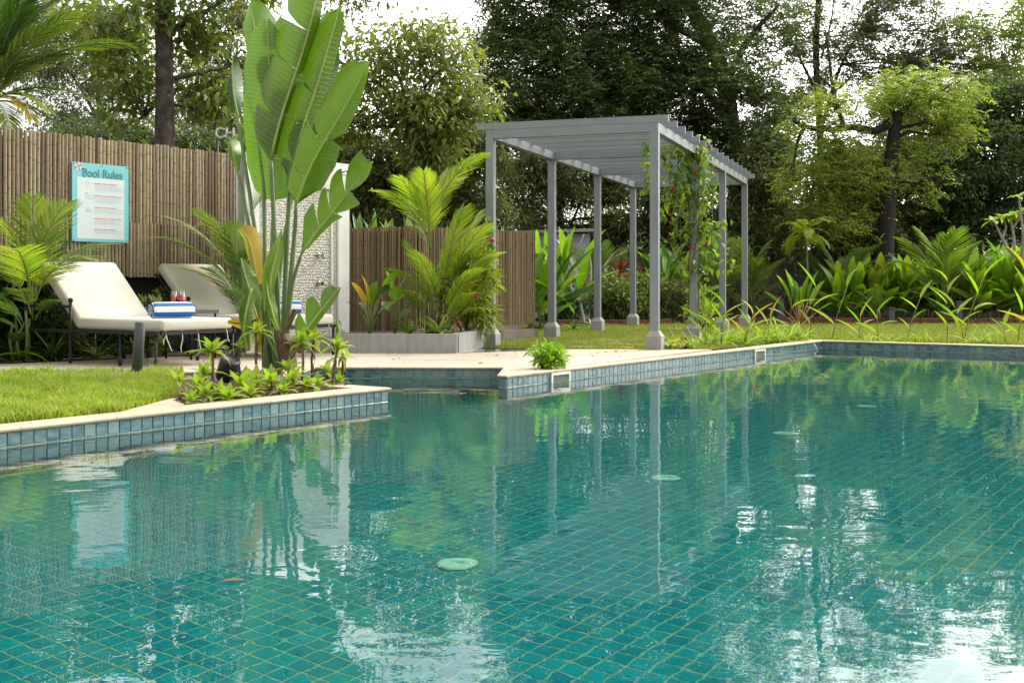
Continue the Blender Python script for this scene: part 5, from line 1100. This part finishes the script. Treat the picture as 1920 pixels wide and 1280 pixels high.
SPR = [(1247, 657, .1, 2, .2, 0.17, 'shortest ginger sprig beside the nearest pergola pedestal'), (1322, 652, .48, 4, .06, 0.42, 'tall lime sprig in front of the vine post'), (1352, 651, .62, 5, .1, 0.42, 'tallest sprig before the third pergola post'), (1395, 648, .5, 5, .3, 0.38, 'orange yellow drooping sprig before the last pergola post'), (1428, 645, .42, 4, .35, 0.42, 'yellow arching sprig right of the pergola'),
       (1480, 643, .95, 3, .05, 0.38, 'upright bright sprig in front of the paddle leaved plant'), (1517, 640, .95, 3, .12, 0.42, 'lime sprig with two raised leaves at the pool corner'), (1560, 637, .95, 2, .28, 0.51, 'single stem with long arching leaf right of the pool corner'), (1612, 640, .4, 4, .05, 0.38, 'low tuft sprig with dry tip along the far wall'), (1646, 641, .5, 4, .0, 0.42, 'paired leaf sprig above the middle of the far wall'), (1700, 641, .75, 4, .3, 0.34, 'leaning sprig with a brown tip in front of the ginger hedge'),
       (1776, 643, 1.05, 5, .02, 0.38, 'tall fresh sprig right of the leaning one'), (1808, 644, .6, 5, -.3, 0.51, 'broad arching sprig before the short bollard'), (1806, 645, 1.1, 4, .32, 0.47, 'tall red stemmed sprig leaning right'), (1885, 645, .3, 4, 0, 0.30, 'short upright sprig near the right edge'), (1908, 646, .55, 3, .1, 0.34, 'sprig with pointed leaf at the right edge'), (1946, 647, 1.15, 5, -.15, 0.59, 'yellow sprig reaching in from the right edge')]
for px, py, h, n, le, Lg, lab in SPR: sprig(px, py - 1.5, h * .82, n, le, Lg, lab, ('yellow', 'lime', 'lime', 'yellow') if 'yellow' in lab else ('lime', 'lime', 'ginger'), .06)
for px, py, Y, n, Lg, mats, lab in ((1275, 655, 0, 26, .34, ['lime', 'ginger', 'varieg'], 'leafy strap tuft beside the reddish bromeliad'), (1330, 650, 0, 34, .4, ['lime', 'varieg'], 'striped grassy tuft in front of the vine post'), (1375, 648, 0, 40, .42, ['lime', 'varieg', 'ginger'], 'striped grassy tuft left of the orange sprig'), (1412, 645, 0, 44, .42, ['varieg', 'lime'], 'pale striped tuft under the yellow arching sprig'), (1450, 643, 0, 46, .45, ['varieg', 'lime'], 'widest pale striped tuft near the pool corner'), (1485, 641, 0, 34, .4, ['varieg', 'lime', 'ginger'], 'last striped tuft before the pool corner'), (1640, 642, 0, 12, .3, ['lime', 'varieg'], 'thin tuft along the far wall'), (1720, 643, 0, 14, .36, ['lime', 'ginger'], 'small tuft below the leaning sprig'), (1835, 645, 0, 16, .4, ['lime', 'varieg'], 'small tuft under the red stemmed sprig')):
    c = G(px, py - 2.5); spiky(px, py, c.y, -.01, int(n * 1.7), Lg * 1.0, .02, mats, lab, (.45, 1.35), (.25, .5, .8), 'grassy_tuft', 'striped tufts along the far coping', spread=.22)
spiky(1283, 655, G(1283, 653.5).y, 0, 16, .16, .03, ['dead', 'red'], 'reddish bromeliad beside the nearest pergola pedestal', (.1, .9), name='bromeliad')
bigleaf(1256, 655, G(1256, 654).y, -.01, [(10, 12, .6, .07, 'yellow'), (-8, 14, .6, .07, 'ginger'), (18, 22, .6, .07, 'yellow'), (2, 20, .6, .08, 'lime')], 'tiny yellow broad leaf plant at the pedestal of the nearest post')
# ------------------------------------------------------------------ flowering vine on the pergola
vp = FR + pa * (L_ / 3); vn = thing('climbing_vine', 'lime green climbing vine covering the second right pergola post', 'vine', (vp.x, vp.y, 0))
q = MB()
for k in range(5):
    ph = U(0, 6.28); q.tube([Vector((.075 * math.cos(ph + z * 2.2), .075 * math.sin(ph + z * 2.2), z)) + Vector((0, 0, 0)) for z in np.linspace(0, 2.75, 22)], .006, 4)
for x, y, a, b in ((-.35, -.1, 2.75, 1.3), (-.5, .1, 2.75, 1.6), (-.22, -.2, 2.7, .9), (.25, -.1, 2.7, 1.2), (-.78, -1.0, 2.75, 2.1), (.15, .2, 2.3, .5), (-.6, .0, 2.72, 2.0)):
    q.tube([(0, 0, 2.78) if x > -.7 else (-.4, -.5, 2.8), (x, y, a), (x * 1.05, y, (a + b) / 2), (x * .95, y, b)], .004, 4)
q.build('stem', M['drystem'], vn, kind='stuff')
def column(n, fz, r, cx=0., cy=0.):
    z = fz(rng.random(n)); a = rng.uniform(0, 6.28, n); rr = r * rng.uniform(.3, 1.1, n); return np.stack([cx + rr * np.cos(a), cy + rr * np.sin(a), z], 1)
P_ = [column(330, lambda u: 1.0 + 1.85 * u, .17), column(110, lambda u: 1.95 + .9 * u ** .8, .22, -.2, -.08), column(45, lambda u: 1.3 + 1.4 * u, .1, -.3, -.1), column(40, lambda u: 1.75 + 1.0 * u, .09, -.42, .1), column(60, lambda u: .95 + 1.6 * u, .1, -.22, -.2), column(90, lambda u: 1.2 + 1.5 * u, .14, .2, -.1), column(80, lambda u: .3 + .9 * u, .17, .12, .1), column(60, lambda u: 2.1 + .7 * u, .08, -.78, -1.0), column(90, lambda u: 2.72 + .25 * u, .35, -.1, 0.), column(60, lambda u: 1.0 + .8 * u, .26, .3, 0)]
P_ = np.concatenate(P_); n = len(P_); D_ = rng.normal(0, .7, (n, 3)); D_[:, 2] -= .35
cloud('foliage', P_, D_, .115 * rng.uniform(.6, 1.2, n), .075 * rng.uniform(.7, 1.2, n), M['vine'], vn, None, .3)
for k in range(7):
    q = MB(); q.lathe([(.004, -.03), (.02, 0), (.028, .02), (0, .022)], n=7); o = q.build('blossom', M['blossom'], vn); o.location = (U(-.5, .35), U(-.3, -.1), U(1.0, 2.9))
# creeping shrub against the first post
bush('climbing_rose', 'thin climber with pale leaves on the first left pergola post', Gx(914, 15.3, .3), (.14, .1, .85), 170, .09, .045, M['lime'], cat='vine', clumps=22)
for k, (px, py, s, lab) in enumerate(((1110, 612, .3, 'low leafy seedling between the two left inner pergola posts'), (1165, 605, .34, 'low leafy seedling before the third left pergola post'), (1076, 618, .3, 'low leafy seedling right of the second left pergola post'), (1010, 618, .35, 'low striped leaves at the end of the bamboo screen'))):
    spiky(px, py, G(px, py).y, 0, 16, s, .045, ['bushg', 'varieg', 'ginger'], lab, (.2, 1.1), name='seedling', kind='lance')
# floating leaf
fl_ = G(413, 1090, WATER + .003); o = link('fallen_leaf', leafmesh('oval', M['drystem'], .1, .3, 6), None, Matrix.Translation(fl_) @ Matrix.Rotation(R(-65), 4, 'Z') @ Matrix.Diagonal((.03, .1, .1, 1))); tag(o, 'brown fallen leaf floating on the near pool water', 'leaf')

# a few dry leaves blown over lawn, deck and coping
q = MB()
for k in range(46):
    px, py = (U(0, 300), U(706, 785)) if k < 26 else ((U(600, 930), U(664, 684)) if k < 36 else (U(960, 1220), U(658, 680)))
    if k < 26 and py > 793 - px * .1: continue
    c = G(px, py, .004 if k >= 26 else .03); t = U(0, 6.28); s = U(.018, .034); dx_, dy_ = math.cos(t) * s, math.sin(t) * s
    q.add([c, c + Vector((dx_ - dy_ * .45, dy_ + dx_ * .45, .012)), c + Vector((dx_ * 2, dy_ * 2, .004)), c + Vector((dx_ + dy_ * .45, dy_ - dx_ * .45, .01))], [(0, 1, 2, 3)], 0, True, random.random())
o = q.build('fallen_leaves', M['dead'], kind='stuff')
# ------------------------------------------------------------------ trees
M['t_dark'] = leafmat('dark_tree_leaf', (.085, .125, .048), ((.125, .17, .068), (.05, .078, .03), (.155, .185, .085)), .42, .4)
M['t_mid'] = leafmat('mid_tree_leaf', (.10, .138, .045), ((.15, .18, .056), (.058, .085, .03), (.2, .195, .07)), .36)
M['t_olive'] = leafmat('olive_tree_leaf', (.145, .20, .055), ((.21, .26, .07), (.085, .13, .038), (.26, .27, .07)), .42)
M['t_lime'] = leafmat('lime_tree_leaf', (.22, .285, .05), ((.32, .37, .065), (.12, .17, .035), (.38, .38, .09)), .42)
M['t_grey'] = leafmat('grey_green_leaf', (.12, .135, .08), ((.18, .195, .12), (.08, .092, .05)), .36)
M['t_orange'] = leafmat('turning_leaf', (.36, .2, .04), ((.42, .28, .05), (.3, .22, .04)), .4)
def tree(name, lab, px, Y, trunk, blobs, m, Lf, Wf, bark='darkbark', r0=.18, limbs=(), clump=(.32, .6), mode='oval', group=None, cat='tree', twigs=True, extra=None, base_z=0., dens=1.):
    """TRUNK and LIMBS: photo points with depth offset; BLOBS: (px, py, depth offset, rx px, ry px, depth radius m, clumps, leaves per clump)"""
    b0 = Gx(px, Y, base_z); t = thing(name, lab, cat, b0, group); e = MB()
    if trunk:
        w3 = [Wp(x, y, Y + dy) - b0 for x, y, dy in trunk]; sp_ = smooth_path(w3, 14); kk = len(sp_) - 1
        q = MB(); q.tube(sp_, [r0 * (1.12 - .5 * i / kk) * U(.95, 1.05) for i in range(kk + 1)], 10); q.build('trunk', M[bark], t); top = sp_[-1]
    else: sp_ = [Vector((0, 0, 0)), Vector((0, 0, 1))]
    for p, r in limbs:
        w3 = [Wp(x, y, Y + dy) - b0 for x, y, dy in p]; q = MB(); ss = smooth_path(w3, 10); q.tube(ss, [r * (1 - .065 * i) for i in range(11)], 7); q.build('limb', M[bark], t); sp_ = sp_ + ss[3:]
    PP, DD, VV = [], [], []
    for bx, by, bd, rx, ry, rd, nc, nl in blobs:
        nl = int(nl * dens); s = (Y + bd) / F; c = np.array(Wp(bx, by, Y + bd) - b0); rad = np.array([rx * s, rd, ry * s])
        u = sphere(nc) * (rng.random(nc) ** .42)[:, None]; cen = c + u * rad
        root = min(sp_, key=lambda q_: (q_ - Vector(c)).length + (.6 * max(0, q_.z - c[2])))
        if twigs:
            mid = Vector(c) * .75 + root * .25; br = .03 if r0 < .2 else .05
            e.tube([root, root * .5 + mid * .5 + Vector((U(-.2, .2), U(-.2, .2), U(0, .2))), mid], [br, br * .7, br * .5], 5)
            for k in range(0, nc, 2): e.tube([mid, (mid + Vector(cen[k])) * .5 + Vector((U(-.15, .15), U(-.15, .15), U(-.05, .15))), Vector(cen[k])], [br * .4, br * .25, .006], 3, cap=False)
        cr = rng.uniform(clump[0], clump[1], nc); k = np.repeat(np.arange(nc), nl); n = len(k)
        if mode == 'pinnate':
            # sprays: leaflets set along drooping twigs
            ns = max(1, nl // 9); ks = np.repeat(np.arange(nc), ns); m_ = len(ks); hd = sphere(m_); hd[:, 2] = hd[:, 2] * .5 - .12; hd /= np.linalg.norm(hd, axis=1)[:, None]
            st = cen[ks] + sphere(m_) * (rng.random(m_) ** .6 * cr[ks] * .7)[:, None]; ln = .42 * rng.uniform(.6, 1.2, m_) * (Lf / .11)
            j = np.tile(np.arange(9), m_); kk = np.repeat(np.arange(m_), 9); f = (j + .5) / 9
            side = np.cross(hd, [0, 0, 1.]); side /= np.maximum(1e-6, np.linalg.norm(side, axis=1))[:, None]
            pos = st[kk] + hd[kk] * (f * ln[kk])[:, None]; pos[:, 2] -= .18 * (f ** 2) * ln[kk]
            d = side[kk] * np.where(j % 2 == 0, 1, -1)[:, None] + hd[kk] * .55 + rng.normal(0, .12, (len(kk), 3)); v = np.clip(rng.random(m_)[kk] * .75 + rng.random(len(kk)) * .25, 0, 1)
        else:
            q = sphere(n); pos = cen[k] + q * (rng.random(n) ** .5 * cr[k])[:, None]; q[:, 2] *= .55; pos = cen[k] + q * (rng.random(n) ** .5 * cr[k])[:, None]; d = q * .7 + rng.normal(0, .5, (n, 3)); d[:, 2] -= .2
            v = np.clip(rng.random(nc)[k] * .5 + rng.random(n) * .5, 0, 1)
        PP.append(pos); DD.append(d); VV.append(v)
    if twigs: e.build('branches', M[bark], t, kind='stuff')
    pos = np.concatenate(PP); d = np.concatenate(DD); v = np.concatenate(VV); n = len(pos)
    cloud('crown', pos, d, Lf * rng.uniform(.5, 1.4, n), Wf * rng.uniform(.6, 1.35, n), M[m], t, v, .2)
    if extra:
        k = rng.choice(n, int(n * extra[1]), replace=False); cl = rng.integers(0, 24, 1)
        cloud('turning_leaves', pos[k] + rng.normal(0, .04, (len(k), 3)), d[k], Lf * 1.1 * rng.uniform(.7, 1.2, len(k)), Wf * 1.1, M[extra[0]], t)
    return t
# --- left: tall straight trunk behind the fence with a loose yellow green crown
tree('straight_trunk_tree', 'tree with a straight mottled trunk rising behind the bamboo fence', 309, 19.5, [(309, 560, 0), (309, 280, 0), (308, 100, 0), (304, -60, 0), (306, -220, .2)],
     [(210, 60, .3, 70, 60, .8, 20, 60), (380, 60, .3, 60, 60, .8, 20, 60), (250, 150, .5, 50, 50, .8, 15, 60), (380, 170, .4, 60, 50, .8, 20, 55), (170, 20, .8, 60, 40, .8, 13, 60), (300, 20, -.3, 70, 40, .5, 9, 50), (265, 205, .6, 40, 35, .6, 9, 50), (420, 215, .8, 40, 40, .6, 9, 50), (400, -80, .2, 100, 60, 1.4, 44, 60), (420, -200, .2, 100, 60, 1.4, 36, 60), (470, -60, .6, 60, 70, .8, 18, 60)],
     't_olive', .16, .08, 'bark', .165, limbs=[([(322, 148, 0), (370, 138, .1), (440, 124, .3)], .05), ([(300, 190, 0), (270, 215, .4), (250, 240, .7)], .03), ([(312, 60, 0), (390, 20, .4), (470, -40, .6)], .06), ([(304, 20, 0), (220, -10, .4), (150, -50, .8)], .06)], extra=('t_orange', .018), dens=.62, clump=(.35, .75))
tree('background_tree', 'thin grey leaved tree behind the coconut palm with white sky showing through', 190, 27, [(190, 560, 0), (192, 300, 0), (180, 120, 0)], [(90, 130, 0, 100, 60, 1.4, 34, 90), (40, 60, .3, 70, 60, 1.4, 26, 90), (250, 60, .3, 60, 60, 1.2, 24, 80), (150, 60, 0, 90, 70, 1.4, 34, 90), (215, 140, 0, 75, 60, 1.3, 28, 90), (150, 230, 0, 90, 40, 1.2, 30, 80), (260, 245, 0, 60, 30, 1, 20, 80), (60, 30, 0, 90, 60, 1.4, 30, 80), (40, -60, 0, 60, 40, 1.4, 14, 80)], 't_grey', .12, .04, 'palebark', .09, limbs=[([(190, 260, 0), (225, 200, .3), (260, 160, .5)], .05), ([(190, 240, 0), (165, 190, 0), (140, 150, .2)], .05)])
tree('background_tree', 'dark feathery tree between the straight trunk and the big fan palm', 430, 26, [(432, 560, 0), (430, 300, 0), (420, 150, 0)], [(400, 235, 0, 60, 45, 1, 24, 80), (440, 130, .3, 50, 70, 1, 26, 80), (380, 100, .3, 60, 60, 1, 22, 70), (440, 30, 0, 60, 50, 1.2, 26, 90), (350, 200, .4, 40, 50, 1, 16, 70), (430, -90, 0, 110, 80, 1.5, 40, 90), (500, 250, 0, 80, 40, 1, 20, 80)], 't_mid', .11, .04, 'darkbark', .09)
tree('understory_tree', 'low dark bushes seen over the fence between the trunks', 250, 24, None, [(150, 258, 0, 80, 26, .8, 26, 80), (250, 262, 0, 60, 24, .8, 20, 80), (370, 268, 0, 80, 26, .8, 28, 80), (480, 290, 0, 70, 30, .8, 24, 80)], 't_dark', .12, .045, r0=.1, cat='bush', twigs=False)
# --- coconut palm at the left edge
cp = thing('coconut_palm', 'coconut palm with broad fronds at the left edge above the fence', 'palm', Gx(-30, 16.5)); cw = Wp(-18, 195, 16.5) - cp.location
q = MB(); q.tube([(0, 0, 0), (.05, 0, 1.5), cw * .99], [.14, .12, .1], 9); q.build('trunk', M['bark'], cp)
kc = dict(n=38, lf=.32, lw_=.021, vee=.3, hang=.4, bare=.14)
for x1, y1, m, be, ya, L2 in ((14, -60, 'palm', .35, .1, 1), (62, -40, 'deep', .5, -.2, 1), (132, 20, 'palm', .8, -.2, 1), (-60, 10, 'deep', .8, -.2, 1), (120, 96, 'palm', .9, .2, 1), (230, 74, 'palm', 1.0, .4, 1.1), (180, 190, 'palm', 1.2, .2, 1), (120, 250, 'darkpalm', 1.3, .3, 1), (60, 215, 'yellow', 1.3, -.5, .9), (20, 250, 'ypalm', 1.3, -.6, .9), (90, 200, 'ypalm', 1.2, -.4, .8), (-90, 120, 'deep', 1., -.3, 1), (50, -90, 'darkpalm', .6, .5, 1), (-20, -100, 'darkpalm', .5, .5, 1), (160, -40, 'darkpalm', 1.0, .6, 1)):
    fan_frond(cp, -18, 190, x1, y1, 16.5, m, be, ya, **kc)
# --- middle: open crowned tree with yellowing leaves
tree('yellowing_tree', 'open crowned tree with some orange leaves left of the pergola roof', 770, 24, [(760, 560, 0), (765, 400, 0), (775, 300, 0), (770, 230, 0)],
     [(770, 210, 0, 80, 55, 1.0, 40, 70), (720, 110, 0, 70, 50, .9, 22, 42), (830, 110, 0, 60, 60, .9, 26, 60), (690, 170, .2, 50, 55, .8, 18, 46), (860, 190, .3, 55, 70, .9, 30, 70), (650, 90, .2, 40, 60, .7, 11, 34), (770, 60, 0, 60, 30, .7, 12, 34), (660, 240, .3, 50, 40, .8, 20, 55), (800, 270, .2, 70, 40, .8, 30, 70), (615, 40, .3, 40, 40, .6, 9, 30)],
     't_olive', .15, .075, 'bark', .1, limbs=[([(770, 240, 0), (720, 165, 0), (640, 118, .1), (580, 110, .2)], .05), ([(772, 240, 0), (800, 160, 0), (850, 110, .2)], .045), ([(770, 230, 0), (750, 150, 0), (730, 90, .1)], .04)], extra=('t_orange', .022), dens=.72, clump=(.4, .8))
tree('dark_bush_tree', 'dense dark bushy tree below the yellowing one behind the low screen', 760, 27, [(780, 560, 0), (775, 420, 0)], [(700, 330, 0, 80, 80, 1.4, 50, 110), (800, 320, 0, 90, 80, 1.4, 56, 110), (880, 270, 0, 70, 80, 1.2, 44, 110), (750, 410, 0, 130, 50, 1.3, 56, 100), (880, 400, 0, 90, 70, 1.2, 46, 100), (640, 270, .5, 40, 50, .8, 18, 80), (645, 390, .4, 50, 40, .8, 18, 80)], 't_mid', .14, .06, 'darkbark', .12)
# sparse branches hanging in from above, top of the picture
tree('overhanging_branch', 'leafy twigs hanging into the white sky above the fan palm', 700, 21, None, [(672, 6, 0, 34, 12, .4, 7, 26), (640, -30, 0, 60, 20, .5, 10, 30), (735, -40, 0, 60, 20, .5, 9, 30)], 't_mid', .14, .045, r0=.05, twigs=False, cat='branch')
# --- the great dark feathery trees behind the pergola
tree('great_feathery_tree', 'great dark feathery tree towering behind the pergola', 1370, 33, [(1400, 560, 1), (1392, 400, 1.2), (1372, 250, 1.5), (1350, 120, 1.5), (1290, 0, 1.2), (1260, -120, 1)],
     [(1000, 120, 0, 140, 100, 2, 100, 170), (1180, 120, 0, 130, 110, 2.2, 110, 170), (1060, 20, 0, 150, 90, 2, 90, 160), (1250, 20, 0, 140, 90, 2.2, 100, 160), (1330, 150, -1.0, 90, 100, 1.2, 80, 160), (1400, 280, -.8, 70, 60, 1, 46, 150), (1420, 170, -.6, 50, 70, 1, 26, 110), (1090, 170, -1.2, 190, 90, 1.2, 100, 170), (1000, 250, -.4, 130, 60, 1.8, 80, 160), (1180, 230, .5, 150, 70, 2, 90, 150), (1330, 260, .3, 90, 60, 1.5, 50, 150), (1150, -120, 0, 260, 110, 2.5, 240, 170), (930, 40, .5, 60, 70, 1.2, 30, 130), (1420, 60, .8, 90, 80, 1.5, 40, 110), (1150, -280, 0, 230, 90, 2.5, 150, 150), (1380, -90, .5, 120, 90, 2, 50, 120)],
     't_dark', .145, .05, 'darkbark', .3, limbs=[([(1375, 260, 0), (1330, 180, 1.2), (1240, 120, 1), (1150, 90, .6)], .13), ([(1360, 160, 0), (1400, 80, .2), (1460, 10, .5)], .13), ([(1385, 330, 0), (1300, 260, .6), (1180, 210, .5)], .1), ([(1340, 90, 0), (1200, 20, .2), (1060, -20, .3)], .13)], mode='pinnate', clump=(.45, .8))
tree('understory_tree', 'shadowy understory trees seen between the pergola posts', 1080, 31, [(1052, 540, 0), (1056, 450, 0), (1040, 370, 0), (1000, 320, .2)], [(980, 330, 0, 90, 60, 1.4, 46, 110), (1100, 340, .3, 110, 50, 1.5, 50, 110), (1250, 360, .5, 120, 60, 1.5, 60, 110), (1000, 420, .3, 80, 50, 1.2, 30, 90), (1150, 430, .8, 120, 40, 1.2, 50, 110), (1300, 440, .8, 110, 50, 1.2, 50, 110), (1420, 420, .6, 80, 70, 1.2, 46, 110), (1420, 320, .6, 70, 60, 1.2, 40, 110)],
     't_mid', .14, .055, 'darkbark', .1, limbs=[([(1056, 450, 0), (1080, 400, .2), (1100, 340, .3)], .05), ([(1050, 420, 0), (1010, 390, -.2), (960, 370, -.3)], .045)], extra=('t_orange', .012))
# --- right: fine leaved pale tree with sky gaps
tree('fine_leaved_tree', 'fine leaved grey green tree with bright sky between its twigs', 1540, 36, [(1545, 560, 0), (1540, 300, 0), (1530, 100, 0), (1540, -60, 0)], [(1500, 60, 0, 80, 70, 1.6, 44, 110), (1620, 60, 0, 100, 70, 1.8, 60, 130), (1540, 160, 0, 90, 60, 1.6, 40, 90), (1680, 130, 0, 90, 50, 1.5, 46, 110), (1490, 200, .3, 50, 60, 1.2, 22, 80), (1720, 40, 0, 60, 50, 1.4, 24, 90), (1600, -50, 0, 140, 60, 2, 50, 100), (1450, -20, 0, 60, 60, 1.4, 26, 100), (1480, 290, .4, 50, 60, 1.2, 26, 100), (1750, 120, -.4, 80, 50, 1.4, 44, 120), (1700, 220, -.4, 90, 50, 1.2, 44, 110), (1790, 60, -.3, 50, 40, 1.2, 26, 100), (1830, 130, -.2, 60, 60, 1.2, 34, 110), (1700, -10, 0, 90, 30, 1.4, 26, 90)], 't_grey', .13, .045, 'darkbark', .12, limbs=[([(1540, 240, 0), (1570, 140, 0), (1610, 60, 0)], .07), ([(1535, 180, 0), (1500, 110, 0), (1470, 40, 0)], .06), ([(1540, 110, 0), (1560, 30, 0), (1566, -40, 0)], .04)], mode='pinnate', clump=(.4, .75))
tree('crooked_limb_tree', 'lime crowned tree with a crooked horizontal limb on the right', 1660, 28.5, [(1656, 540, 0), (1660, 450, 0), (1668, 340, 0), (1674, 270, 0), (1682, 215, 0)],
     [(1740, 190, 0, 80, 50, 1.2, 46, 120), (1650, 190, 0, 70, 40, 1.2, 32, 110), (1560, 200, .1, 70, 34, 1.1, 28, 100), (1690, 150, .2, 80, 26, 1.0, 26, 100), (1800, 170, .2, 40, 36, .8, 16, 90), (1770, 250, .2, 60, 34, .9, 24, 90), (1570, 270, -.2, 60, 40, .9, 34, 100), (1540, 340, -.2, 50, 60, .9, 40, 110), (1600, 320, -.1, 50, 50, .9, 30, 100), (1510, 240, -.1, 50, 24, .8, 14, 90), (1520, 410, -.2, 36, 40, .7, 20, 100), (1700, 285, .1, 40, 24, .7, 14, 80), (1640, 330, -.3, 50, 50, .9, 22, 80), (1735, 345, .1, 46, 50, .8, 18, 70), (1800, 240, .2, 40, 50, .8, 16, 80), (1480, 330, 0, 30, 60, .7, 14, 80), (1590, 420, -.3, 50, 40, .8, 20, 80)],
     't_lime', .10, .036, 'darkbark', .21, limbs=[([(1676, 225, 0), (1640, 246, -.1), (1600, 238, -.1), (1560, 243, 0), (1510, 238, .1), (1480, 222, .2)], .12), ([(1582, 238, -.1), (1572, 205, -.1), (1562, 170, 0), (1556, 120, .1), (1548, 60, .2)], .07), ([(1680, 218, 0), (1704, 200, 0), (1740, 165, .2)], .1), ([(1562, 175, 0), (1590, 150, 0), (1606, 120, 0)], .03), ([(1560, 165, 0), (1535, 140, .1), (1520, 110, .1)], .03)], mode='pinnate', clump=(.4, .75), dens=.85)
tree('creeper_covered_tree', 'round leaved creeper covered mass behind the crooked limb tree', 1600, 30.5, None, [(1580, 420, 0, 80, 60, 1, 50, 90), (1650, 340, .4, 60, 70, 1, 40, 80), (1590, 330, .3, 70, 60, 1, 36, 80), (1660, 440, .6, 60, 50, 1, 30, 80)], 't_mid', .17, .12, r0=.05, cat='tree', twigs=False, extra=('t_orange', .008))
tree('dense_dark_tree', 'dense dark evergreen filling the right side behind the ginger', 1810, 31.5, [(1820, 560, 0), (1815, 400, 0)], [(1760, 330, 0, 80, 80, 1.4, 70, 130), (1850, 300, 0, 90, 90, 1.4, 80, 130), (1760, 430, 0, 90, 50, 1.2, 60, 120), (1870, 420, 0, 90, 60, 1.2, 60, 120), (1940, 350, 0, 60, 120, 1.4, 60, 120), (1860, 200, .4, 70, 60, 1.2, 46, 120), (1920, 210, .4, 60, 70, 1.2, 40, 120), (1980, 250, .2, 60, 110, 1.4, 40, 110), (1780, 230, .3, 80, 60, 1.2, 50, 120), (1700, 300, .3, 70, 70, 1.2, 44, 120)], 't_dark', .13, .06, 'darkbark', .16)
tree('pale_edge_tree', 'pale backlit tree in the upper right corner', 1890, 34, [(1880, 560, 0), (1890, 300, 0), (1880, 100, 0)], [(1850, 60, 0, 50, 60, 1.2, 26, 100), (1910, 40, 0, 50, 50, 1.2, 24, 100), (1870, 130, 0, 60, 40, 1.2, 26, 100), (1960, 90, 0, 60, 90, 1.4, 30, 100), (1900, -40, 0, 60, 40, 1.2, 14, 90)], 't_lime', .14, .045, 'palebark', .09, mode='pinnate', limbs=[([(1884, 200, 0), (1860, 120, 0), (1850, 40, 0)], .04), ([(1884, 160, 0), (1910, 90, 0), (1920, 30, 0)], .04)])
tree('dense_dark_tree', 'dark tree left of the lime crowned one behind the pergola end', 1460, 35, [(1450, 560, 0), (1455, 380, 0)], [(1440, 330, 0, 70, 90, 1.4, 56, 120), (1470, 430, 0, 80, 50, 1.2, 50, 120), (1400, 400, 0, 60, 80, 1.3, 44, 120), (1440, 220, .5, 60, 60, 1.2, 34, 110)], 't_dark', .14, .05, 'darkbark', .14)
# --- far woodland closing the view
P_, V_ = [], []
for k in range(760):
    x = U(-30, 34); y = 41 + U(-2, 6); zt_ = 4.6 + 1.3 * math.sin(x * .7) + U(-1, 1) + (.2 if x > -3 else -1.8); z = U(.2, max(1., zt_)); n = 60
    P_.append(np.array([x, y, z]) + sphere(n) * (rng.random(n) ** .5 * .8)[:, None]); V_.append(np.full(n, random.random()))
P_ = np.concatenate(P_); n = len(P_); D_ = rng.normal(0, .6, (n, 3)); D_[:, 2] -= .4
o = cloud('woodland', P_, D_, .26 * rng.uniform(.6, 1.2, n), .12 * rng.uniform(.7, 1.2, n), M['t_dark'], None, np.concatenate(V_)); tag(o, kind='stuff')
# shade loving undergrowth along the boundary wall
P_ = []
for k in range(520):
    x = U(-9, 20); y = U(28.2, 33.5); zt_ = U(.1, 1.9); n = 34; P_.append(np.array([x, y, zt_]) + sphere(n) * (rng.random(n) ** .5 * .42)[:, None])
P_ = np.concatenate(P_); P_[:, 2] = np.abs(P_[:, 2]); n = len(P_); D_ = rng.normal(0, .6, (n, 3))
o = cloud('undergrowth', P_, D_, .19 * rng.uniform(.6, 1.2, n), .07 * rng.uniform(.7, 1.2, n), M['t_dark'], None, None); tag(o, kind='stuff')
